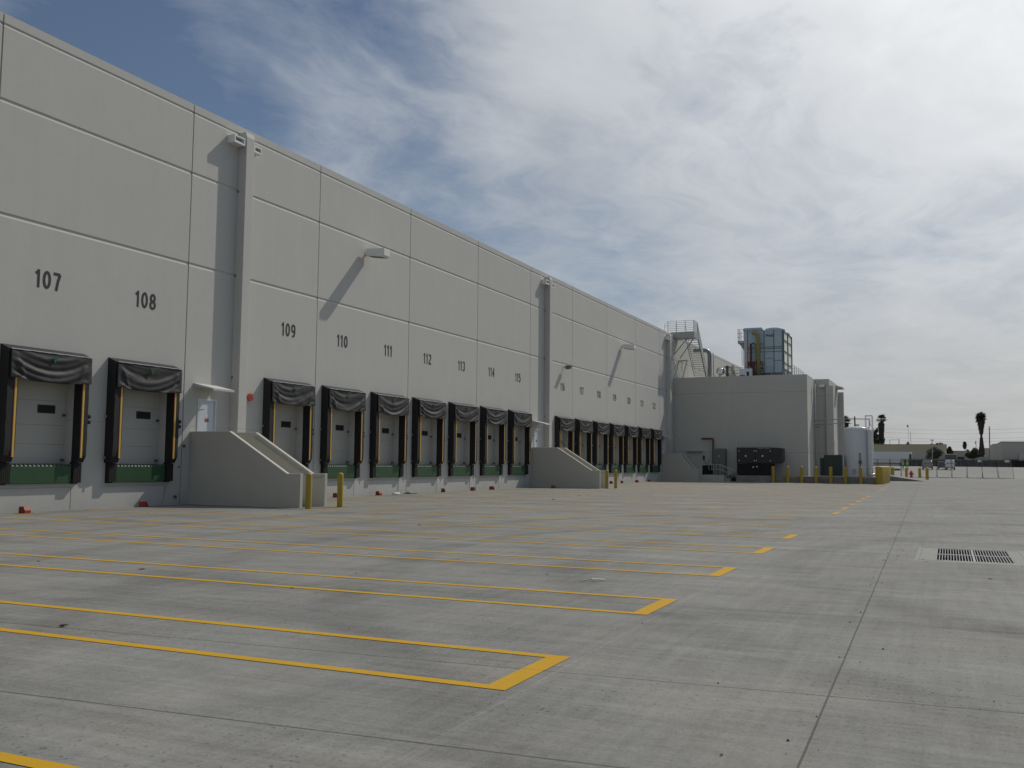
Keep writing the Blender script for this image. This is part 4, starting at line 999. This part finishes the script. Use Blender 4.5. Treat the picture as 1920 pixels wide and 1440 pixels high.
# ------------------------------------------------------------------ vehicles beyond the fence
def car(x, y, z, L_, W, Hh, hood, paint, label, cat, name, rear_windows=True, taper=.12, rot=0):
    t = thing(name, label, cat, (x, y, z)); t.rotation_euler = (0, 0, rot)
    zb = .28; belt = zb+(Hh-zb)*.52
    pr = [(-L_/2, zb), (-L_/2, belt), (-L_/2+taper, Hh-.08), (-L_/2+taper+.15, Hh), (L_/2-hood-.55, Hh), (L_/2-hood, belt), (L_/2-.1, belt-.12), (L_/2, belt-.35), (L_/2, zb)]
    def lay(hw, inset):
        return [((hw-(inset*(max(0, q[1]-belt)/(Hh-belt)))), q[0], q[1]) for q in pr]
    a = lay(W/2, .14); b = [(-p[0], p[1], p[2]) for p in a]; n = len(pr)
    mb = MB(); mb.add(a+b, [tuple(range(n)), tuple(range(2*n-1, n-1, -1))]+[(i, i+n, (i+1) % n+n, (i+1) % n) for i in range(n)])
    body = mb.build('body', paint, None, bevel=.06); body.parent = t
    def part(nm, m, mbx): o = mbx.build(nm, m, None); o.parent = t; return o
    # rear glass in two leaves
    e = .012
    for s in (-1, 1):
        y0_, y1_ = -L_/2+.02, -L_/2+taper-.01
        mbx = MB(); xa, xb = s*.05, s*(W/2-.24)
        mbx.add([(xa, y0_-e, belt+.05), (xb, y0_-e, belt+.05), (xb*.95, y1_-e, Hh-.22), (xa, y1_-e, Hh-.22)], [(0, 1, 2, 3)]); part('rear_window', m_glass, mbx)
        mbx = MB(); mbx.box(s*(W/2-.02), s*(W/2-.16), -L_/2-.02, -L_/2+.02, belt-.35, belt-.02); part('tail_light', m_red, mbx)
        mbx = MB(); mbx.add([(s*(W/2-.005), -L_/2+.5, belt+.06), (s*(W/2-.005), L_/2-hood-.25, belt+.06), (s*(W/2-.09), L_/2-hood-.6, Hh-.2), (s*(W/2-.09), -L_/2+.6, Hh-.2)], [(0, 1, 2, 3)]); part('side_window', m_glass, mbx)
    mbx = MB(); mbx.box(-W/2+.05, W/2-.05, -L_/2-.08, -L_/2+.02, zb-.02, zb+.2); part('bumper', m_frame, mbx)
    mbx = MB(); mbx.box(-.26, .26, -L_/2-.095, -L_/2-.08, zb+.05, zb+.17); part('number_plate', m_sign, mbx)
    for sx in (-1, 1):
        for yy in (-L_/2+.85, L_/2-.85):
            mbx = MB(); mbx.tube([(sx*(W/2-.24), yy, .34), (sx*(W/2-.01), yy, .34)], .34, 20); w = part('wheel', m_tyre, mbx)
            mbx = MB(); mbx.tube([(sx*(W/2-.01), yy, .34), (sx*(W/2+.005), yy, .34)], .18, 14); q = mbx.build('rim', m_steel, None); q.parent = w
    return t
car(23.75, 196, gz(196)-.02, 4.8, 1.75, 1.85, .9, m_carw, 'white van seen from behind beyond the fence', 'van', 'van')
car(22.45, 199, gz(199), 4.4, 1.7, 1.5, 1.1, m_card, 'dark car tucked behind the left side of the white van', 'car', 'parked_car')
car(19.9, 198, gz(198), 4.6, 1.85, 1.65, 1.3, m_cars, 'silver grey pickup style car left of the white van', 'car', 'parked_car')
# two workers
def person(x, y, z, hgt, label, lean=0):
    s = hgt/1.78
    V = [(0, 0, .95), (0, 0, 1.15), (0, 0, 1.38), (0, 0, 1.52), (0, -.01, 1.62), (0, 0, 1.74),
         (-.19, 0, 1.40), (-.25, .02, 1.14), (-.22, -.10, .92), (.19, 0, 1.40), (.26, .02, 1.14), (.2, -.12, .95),
         (-.1, 0, .88), (-.12, -.02, .5), (-.13, .02, .08), (-.13, -.12, .04), (.1, 0, .88), (.13, .02, .5), (.15, .05, .08), (.15, -.1, .04)]
    Rr = [.16, .14, .15, .06, .10, .085, .06, .045, .035, .06, .045, .035, .10, .07, .05, .04, .10, .07, .05, .04]
    E = [(0, 1), (1, 2), (2, 3), (3, 4), (4, 5), (2, 6), (6, 7), (7, 8), (2, 9), (9, 10), (10, 11), (0, 12), (12, 13), (13, 14), (14, 15), (0, 16), (16, 17), (17, 18), (18, 19)]
    me = bpy.data.meshes.new('person'); me.from_pydata([(a*s, b*s, c*s) for a, b, c in V], E, []); me.materials.append(m_trous)
    o = bpy.data.objects.new('person', me); C.objects.link(o); o.location = (x, y, z); tag(o, label, 'person', 'workers beyond the fence')
    sk = o.modifiers.new('skin', 'SKIN'); o.modifiers.new('sub', 'SUBSURF').levels = 1
    for i, v in enumerate(me.skin_vertices[0].data): v.radius = (Rr[i]*s, Rr[i]*s*.8); v.use_root = (i == 0)
    def ch(nm, m, mb): q = mb.build(nm, m, None); q.parent = o
    mb = MB(); mb.lathe([(.20*s, .92*s), (.20*s, 1.1*s), (.235*s, 1.36*s), (.15*s, 1.47*s), (.08*s, 1.5*s)], 0, 0, 14); ch('vest', m_vest, mb)
    mb = MB(); mb.lathe([(.15*s, 1.68*s), (.125*s, 1.70*s), (.12*s, 1.78*s), (.07*s, 1.84*s), (.01, 1.85*s)], 0, -.01, 14); ch('hard_hat', m_hat, mb)
    mb = MB(); mb.lathe([(.07*s, 1.55*s), (.10*s, 1.6*s), (.10*s, 1.68*s)], 0, -.015, 12); ch('face', m_skin, mb)
person(16.05, 185, gz(185), 1.75, 'left worker in a lime vest standing beyond the fence')
person(16.75, 186, gz(186), 1.78, 'right worker in a lime vest and hard hat beyond the fence')
o = MB().box(14.4, 15.6, 184, 186, gz(185), gz(185)+.35).build('timber_stack', m_pole); tag(o, 'low dark stack on the ground left of the two workers', 'stack')
t = thing('white_trailer', 'long white trailer parked before the beige building', 'trailer', (8, 268, 1.5))
MB().box(1, 14.3, 268, 270.5, 2.35, 5.1).build('box', m_carw, t, bevel=.06); MB().box(14.3, 15.0, 268.2, 270.3, 3.2, 5.0).build('cooling_unit', m_carw, t, bevel=.15); MB().box(14.45, 14.9, 268.12, 268.2, 3.3, 4.6).build('grille', m_glass, t)
for x in (3, 4.3, 12.5):
    MB().tube([(x, 268.1, 2.0), (x, 270.4, 2.0)], .5, 16).build('wheel', m_tyre, t)
MB().box(1.2, 14.2, 268.4, 270.2, 2.15, 2.35).build('chassis', m_frame, t)

# ------------------------------------------------------------------ far yard: fence line, buildings
HZ = 1.5
def far_building(name, label, x0, x1, y, depth, ztop, band=None, wall_m=m_beige, low_m=None, wins=(), cat='building', roofm=None):
    t = thing(name, label, cat, (x0, y, HZ))
    zz = band or HZ
    if band: MB().box(x0, x1, y, y+depth, HZ-.5, band).build('lower_wall', low_m or m_beigeg, t)
    MB().box(x0-.03, x1+.03, y-.03, y+depth, zz if band else HZ-.5, ztop).build('wall', wall_m, t)
    MB().box(x0-.1, x1+.1, y-.1, y+depth+.1, ztop, ztop+.12).build('roof', roofm or m_far, t)
    for (a, b, c, d) in wins: MB().box(a, b, y-.08, y-.03, c, d).build('window', m_glass, t)
    return t
far_building('warehouse_far', 'long low beige building behind the white trailer', -8, 23.2, 290, 60, 7.55, 6.1, m_beige, m_beigeg, [(21.4, 23.0, 1.6, 3.4)])
t = far_building('block_building', 'grey beige block building at the right edge of the photo', 34.3, 62, 236, 40, 7.0, 4.9, m_beigeg, m_beigeg)
MB().prism([(34.3-1.45, 243), (34.3, 236.05), (34.3, 262), (34.3-1.45, 262)], HZ-.4, 6.75, 'z').build('side_wing', m_beigeg, t)
MB().box(37.6, 44, 235.5, 235.96, 1.4, 4.6).build('roller_door', m_steel, t)
MB().box(34.9, 37.4, 235.4, 235.96, 1.4, 3.2).build('loading_bay', m_frame, t)
far_building('small_building', 'small pale grey flat building left of the tall palm', 24.6, 29.2, 300, 20, 5.9, None, m_beigeg, None, [(26.0, 27.8, 3.2, 4.3)])
far_building('storage_shed', 'low shed with bright roof edge right of the beige building', 22.9, 25.6, 286, 10, 4.8, None, m_frame, None, [], 'shed', m_white)
far_building('pale_house', 'pale low house with stepped roof behind the tall palm', 34.0, 41, 330, 20, 7.2, None, m_beigeg)
far_building('long_roof', 'distant long dark roof to the right of the small palm', 20, 34, 345, 20, 5.2, None, m_far)
rnd = random.Random(11)
mb = MB()
for i in range(60):
    x = rnd.uniform(24.5, 37); w, h = rnd.uniform(.5, 2.4), rnd.uniform(.4, 1.5); y = rnd.uniform(240, 262); mb.box(x, x+w, y, y+rnd.uniform(.5, 2), HZ, HZ+h)
o = mb.build('yard_clutter', m_yard); tag(o, 'dark jumble of parked stock behind the far yard fence', 'clutter'); o['kind'] = 'stuff'
t = thing('car_roof_row', 'pale canopy roof with a bright glint before the tall palm', 'canopy', (32, 262, HZ))
MB().prism([(29.5, 3.55), (31, 3.95), (35.5, 3.7), (36.5, 3.5), (36.5, 3.4), (29.5, 3.4)], 262, 266).build('roof', m_steel, t)
for x in (30, 33, 36): MB().box(x-.06, x+.06, 262.1, 262.2, HZ, 3.4).build('post', m_frame, t)
# screened fence line at the end of the yard
t = thing('screen_fence', 'long dark screened fence closing the far yard', 'fence', (30, 236, HZ))
mb = MB(); 
for i in range(30):
    x = 14+i*1.5; mb.box(x, x+1.48, 233, 233.05, HZ-.05, HZ+1.45+.06*rnd.random())
mb.build('screen', m_hedge, t)
mb = MB()
for i in range(31): mb.tube([(13.99+i*1.5, 232.95, HZ-.1), (13.99+i*1.5, 232.95, HZ+1.75)], .04, 5)
mb.tube([(14, 232.95, HZ+1.72), (59, 232.95, HZ+1.72)], .025, 5); mb.build('post', m_frame, t)
for x, lab_ in ((29.8, 'small white sign on the dark yard fence, left one'), (35.1, 'small white sign on the dark yard fence, right one')):
    tag(MB().box(x-.45, x+.45, 232.85, 232.93, 2.55, 3.1).build('fence_sign', m_sign), lab_, 'sign', 'signs on the yard fence')

# rooftop bits on the beige building
for x, w, h, lab_ in ((19.0, 1.0, .3, 'left'), (21.2, 1.2, .55, 'right')):
    mb = MB(); mb.box(x, x+w, 296, 297.5, 7.6, 7.6+h); mb.box(x+w*.3, x+w*.5, 296, 297, 7.6+h, 7.6+h+.25); tag(mb.build('roof_vent', m_far), 'dark roof vent on the beige building, '+lab_+' one behind the thin lamp post', 'roof vent', 'roof vents')
mb = MB(); mb.tube([(8.6, 292, 7.6), (8.6, 292, 9.0)], .06, 5); mb.tube([(11.0, 292, 7.6), (11.0, 292, 9.1)], .09, 5); mb.tube([(8.6, 292, 9.0), (11.2, 292, 9.1)], .035, 5)
tag(mb.build('roof_frame', m_pole), 'thin goalpost frame on the beige building roof beside the left palm', 'frame')

# ------------------------------------------------------------------ trees
def leaves(mb, c, rad, n, s, rnd, lob=7):
    cs = []
    for i in range(lob):
        d = Vector((rnd.gauss(0, 1), rnd.gauss(0, 1), rnd.gauss(0, .8))).normalized()*rnd.uniform(.25, .8)
        cs.append((Vector((d.x*rad[0], d.y*rad[1], d.z*rad[2])), rnd.uniform(.28, .5)))
    for i in range(n):
        cc, rr = rnd.choice(cs)
        d = Vector((rnd.gauss(0, 1), rnd.gauss(0, 1), rnd.gauss(0, 1))).normalized()*(rnd.random()**.4)*rr
        p = Vector(c)+cc+Vector((d.x*rad[0], d.y*rad[1], d.z*rad[2]))
        a = Vector((rnd.uniform(-1, 1), rnd.uniform(-1, 1), rnd.uniform(-1, 1))).normalized()*s*rnd.uniform(.6, 1.3)
        b = a.cross(Vector((rnd.uniform(-1, 1), rnd.uniform(-1, 1), rnd.uniform(-1, 1)))).normalized()*s*rnd.uniform(.4, .8)
        mb.add([p-a, p-b*.5, p+a, p+b], [(0, 1, 2, 3)])
def tree(name, x, y, zb, ztop, rad, m, label, n=2600, s=.22, seed=1, lob=9, cat='tree'):
    rnd = random.Random(seed); t = thing(name, label, cat, (x, y, zb)); zc = ztop-rad[2]
    mb = MB(); mb.tube([(x, y, zb-.2), (x+.1, y, (zb+zc)/2), (x, y, zc)], .22, 8, r2=.08)
    for i in range(6):
        a = i*1.05+rnd.random(); mb.tube([(x, y, (zb+zc)/2+.15*i), (x+math.cos(a)*rad[0]*.5, y+math.sin(a)*rad[1]*.5, zc+rnd.uniform(-.2, .4)*rad[2])], .08, 5, r2=.03)
    mb.build('trunk', m_bark, t); mb = MB(); leaves(mb, (x, y, zc), rad, n, s, rnd, lob); mb.build('crown', m, t)
def palm(x, y, zb, ztop, cr, label, seed, skirt=None, neck=None, tr=.28, drape=1.0, fronds=46):
    rnd = random.Random(seed); t = thing('palm_tree', label, 'palm tree', (x, y, zb)); zc = ztop-cr*.95
    MB().tube([(x, y, zb-.2), (x+.05, y, (zb+zc)/2), (x, y, zc)], tr, 10, r2=tr*.8).build('trunk', m_trunk, t)
    mb = MB()
    for i in range(fronds):
        az = rnd.uniform(0, 6.283); el = rnd.uniform(-.75, 1.45); L_ = cr*rnd.uniform(.62, 1.18)
        d = Vector((math.cos(az)*math.cos(el), math.sin(az)*math.cos(el), math.sin(el)))
        base = Vector((x, y, zc)); stem = base+d*L_*.5; mb.tube([base, stem], .025, 4, caps=False)
        side = d.cross(Vector((0, 0, 1))).normalized() if abs(d.z) < .97 else Vector((1, 0, 0)); upv = side.cross(d)
        for q in range(15):                                   # fan leaf segments
            an_ = R(-105+15*q); dd = (d*math.cos(an_)+side*math.sin(an_)).normalized(); e = stem+dd*L_*.55*rnd.uniform(.6, 1.1)-Vector((0, 0, L_*.16*rnd.random()))
            wv_ = dd.cross(upv)*L_*.055; mb.add([stem, stem+(e-stem)*.5+wv_, e, stem+(e-stem)*.5-wv_], [(0, 1, 2, 3)])
    mb.build('crown', m_frond, t)
    mb = MB()
    for (z0, z1, w0, w1) in (skirt or []):
        n = int(500*(z1-z0)/4)
        for i in range(n):
            f = rnd.random(); z = z0+(z1-z0)*f; w = w0+(w1-w0)*f; w *= rnd.uniform(.75, 1.08)*min(1, 3*f+.35)
            a = rnd.uniform(0, 6.283); p = Vector((x+math.cos(a)*w, y+math.sin(a)*w, z)); q = p+Vector((math.cos(a)*.12, math.sin(a)*.12, -.7*rnd.uniform(.5, 1)))
            sd_ = Vector((-math.sin(a), math.cos(a), 0))*.16; mb.add([p-sd_*.4, p+sd_*.4, q+sd_, q-sd_], [(0, 1, 2, 3)])
    if skirt:
        for (z0, z1, w0, w1) in skirt: mb.tube([(x, y, z0-.1), (x, y, z0+(z1-z0)*.15), (x, y, z1)], w0*.6, 10, r2=w1*.8)
        mb.build('dead_skirt', m_skirt, t)
palm(5.95, 300, HZ, 17.1, 2.0, 'palm with a shaggy dark trunk rising from the bush left of centre far yard', 21, [(8.2, 14.3, .42, .85), (3.0, 8.0, .6, .5)], fronds=34)
palm(32.25, 300, HZ, 17.0, 1.85, 'tall palm with two shaggy skirts on a thin trunk at right', 22, [(10.6, 15.2, .25, 1.05), (4.6, 10.2, .85, .25)], tr=.12, fronds=90)
palm(27.95, 300.5, HZ, 8.7, .75, 'small distant palm with an oval crown left of the tall palm', 23, [(7.0, 8.0, .2, .5)], tr=.06, fronds=60)
palm(-3.6, 292, HZ, 16.3, 2.3, 'dark palm crown showing between the annex tower and the tank', 24, [(9.0, 14.0, .6, 1.1)], fronds=60)
rnd = random.Random(31)
t = thing('bush', 'tall dark leafy bush at the foot of the left shaggy palm', 'bush', (5, 296, HZ)); mb = MB()
for cx, cz, rx, rz, n in ((5.0, 9.2, 1.6, 2.4, 1700), (3.7, 10.2, .7, 3.0, 800), (6.4, 9.0, .8, 1.9, 700), (4.7, 11.4, .8, 1.8, 600), (2.6, 10.2, .5, 3.4, 500)): leaves(mb, (cx, 296, cz), (rx, 1.2, rz), n, .2, rnd, 8)
mb.build('foliage', m_leaf, t); MB().tube([(5, 296, HZ), (5, 296, 9)], .2, 6).build('trunk', m_bark, t)
tree('leafy_tree', 20.0, 272, HZ, 6.9, (2.6, 2, 2.1), m_leaf2, 'loose grey green tree before the beige building and lamp post', 4200, .15, 41, 14)
tree('leafy_tree', 24.1, 296, HZ, 8.2, (1.2, 1.2, 2.1), m_leaf, 'rounded green tree at the right end of the beige building', 2400, .18, 42)
tree('leafy_tree', 29.8, 290, HZ, 7.0, (1.9, 1.4, 1.9), m_leaf, 'dark spreading bush between small building and tall palm', 3200, .2, 43)
tree('leafy_tree', 12.9, 305, HZ, 9.2, (.8, .8, 1.3), m_leaf2, 'small pointed tree behind the beige building below the street lamps', 900, .15, 44)
tree('leafy_tree', 36.0, 300, HZ, 5.2, (1.6, 1.2, .9), m_leaf, 'low green bush right of the tall palm', 1400, .2, 45)
for i, (x, z, r) in enumerate(((28.7, 6.6, .4), (24.9, 5.6, .3), (20.8, 8.4, .5))): tree('small_tree', x, 305, HZ, z, (r, r, r), m_leaf, ['tiny round tree right of the small palm', 'tiny tree top over the shed roof', 'small tree top over the beige roof by the lamp post'][i], 300, .14, 50+i)

# poles and lamps
o = MB().tube([(34.2, 300, HZ), (34.35, 300, 12.9)], .17, 8, r2=.12).build('utility_pole', m_pole); tag(o, 'bare timber utility pole right of the tall palm', 'pole')
t = thing('street_lamp', 'leaning twin street lamp above the beige building roof', 'street lamp', (12.9, 320, HZ)); MB().tube([(13.35, 320, HZ), (13.2, 320, 12.2)], .07, 6).build('pole', m_steel, t); MB().tube([(12.9, 321, HZ), (12.5, 321, 13.9)], .04, 5).build('pole', m_steel, t); MB().box(12.2, 12.6, 320.8, 321.2, 13.6, 14.3).build('lamp_head', m_frame, t)
t = thing('street_lamp', 'slim grey lamp post with a T head in front of the loose tree', 'street lamp', (20.35, 233, HZ)); MB().tube([(20.35, 234, HZ-.1), (20.35, 234, 7.3)], .075, 8, r2=.06).build('pole', m_steel, t)
mb = MB(); mb.box(20.0, 20.3, 233.8, 234.2, 7.3, 7.5); mb.box(20.4, 20.7, 233.8, 234.2, 7.3, 7.5); mb.tube([(20.1, 234, 7.28), (20.6, 234, 7.28)], .04, 5); mb.build('lamp_head', m_steel, t)
t = thing('utility_pole', 'thin distant pole with a small transformer left of the tall palm', 'pole', (31, 310, HZ)); MB().tube([(31.1, 310, HZ), (31.1, 310, 9.3)], .07, 6).build('pole', m_pole, t); MB().box(30.8, 31.1, 309.8, 310.1, 8.2, 8.8).build('transformer', m_steel, t)
for i, z in enumerate((12.4, 11.3, 9.8, 9.0)):
    pts = []; 
    for q in range(25):
        f = q/24; pts.append((-30+110*f, 302+10*f, z+.2-1.0*math.sin(math.pi*((f*3) % 1))*.5))
    o = MB().tube(pts, .022, 4, caps=False).build('power_line', m_rail); tag(o, 'thin power line crossing the sky behind the palms, '+['topmost', 'second from top', 'third from top', 'lowest'][i]+' of four', 'power line', 'power lines')
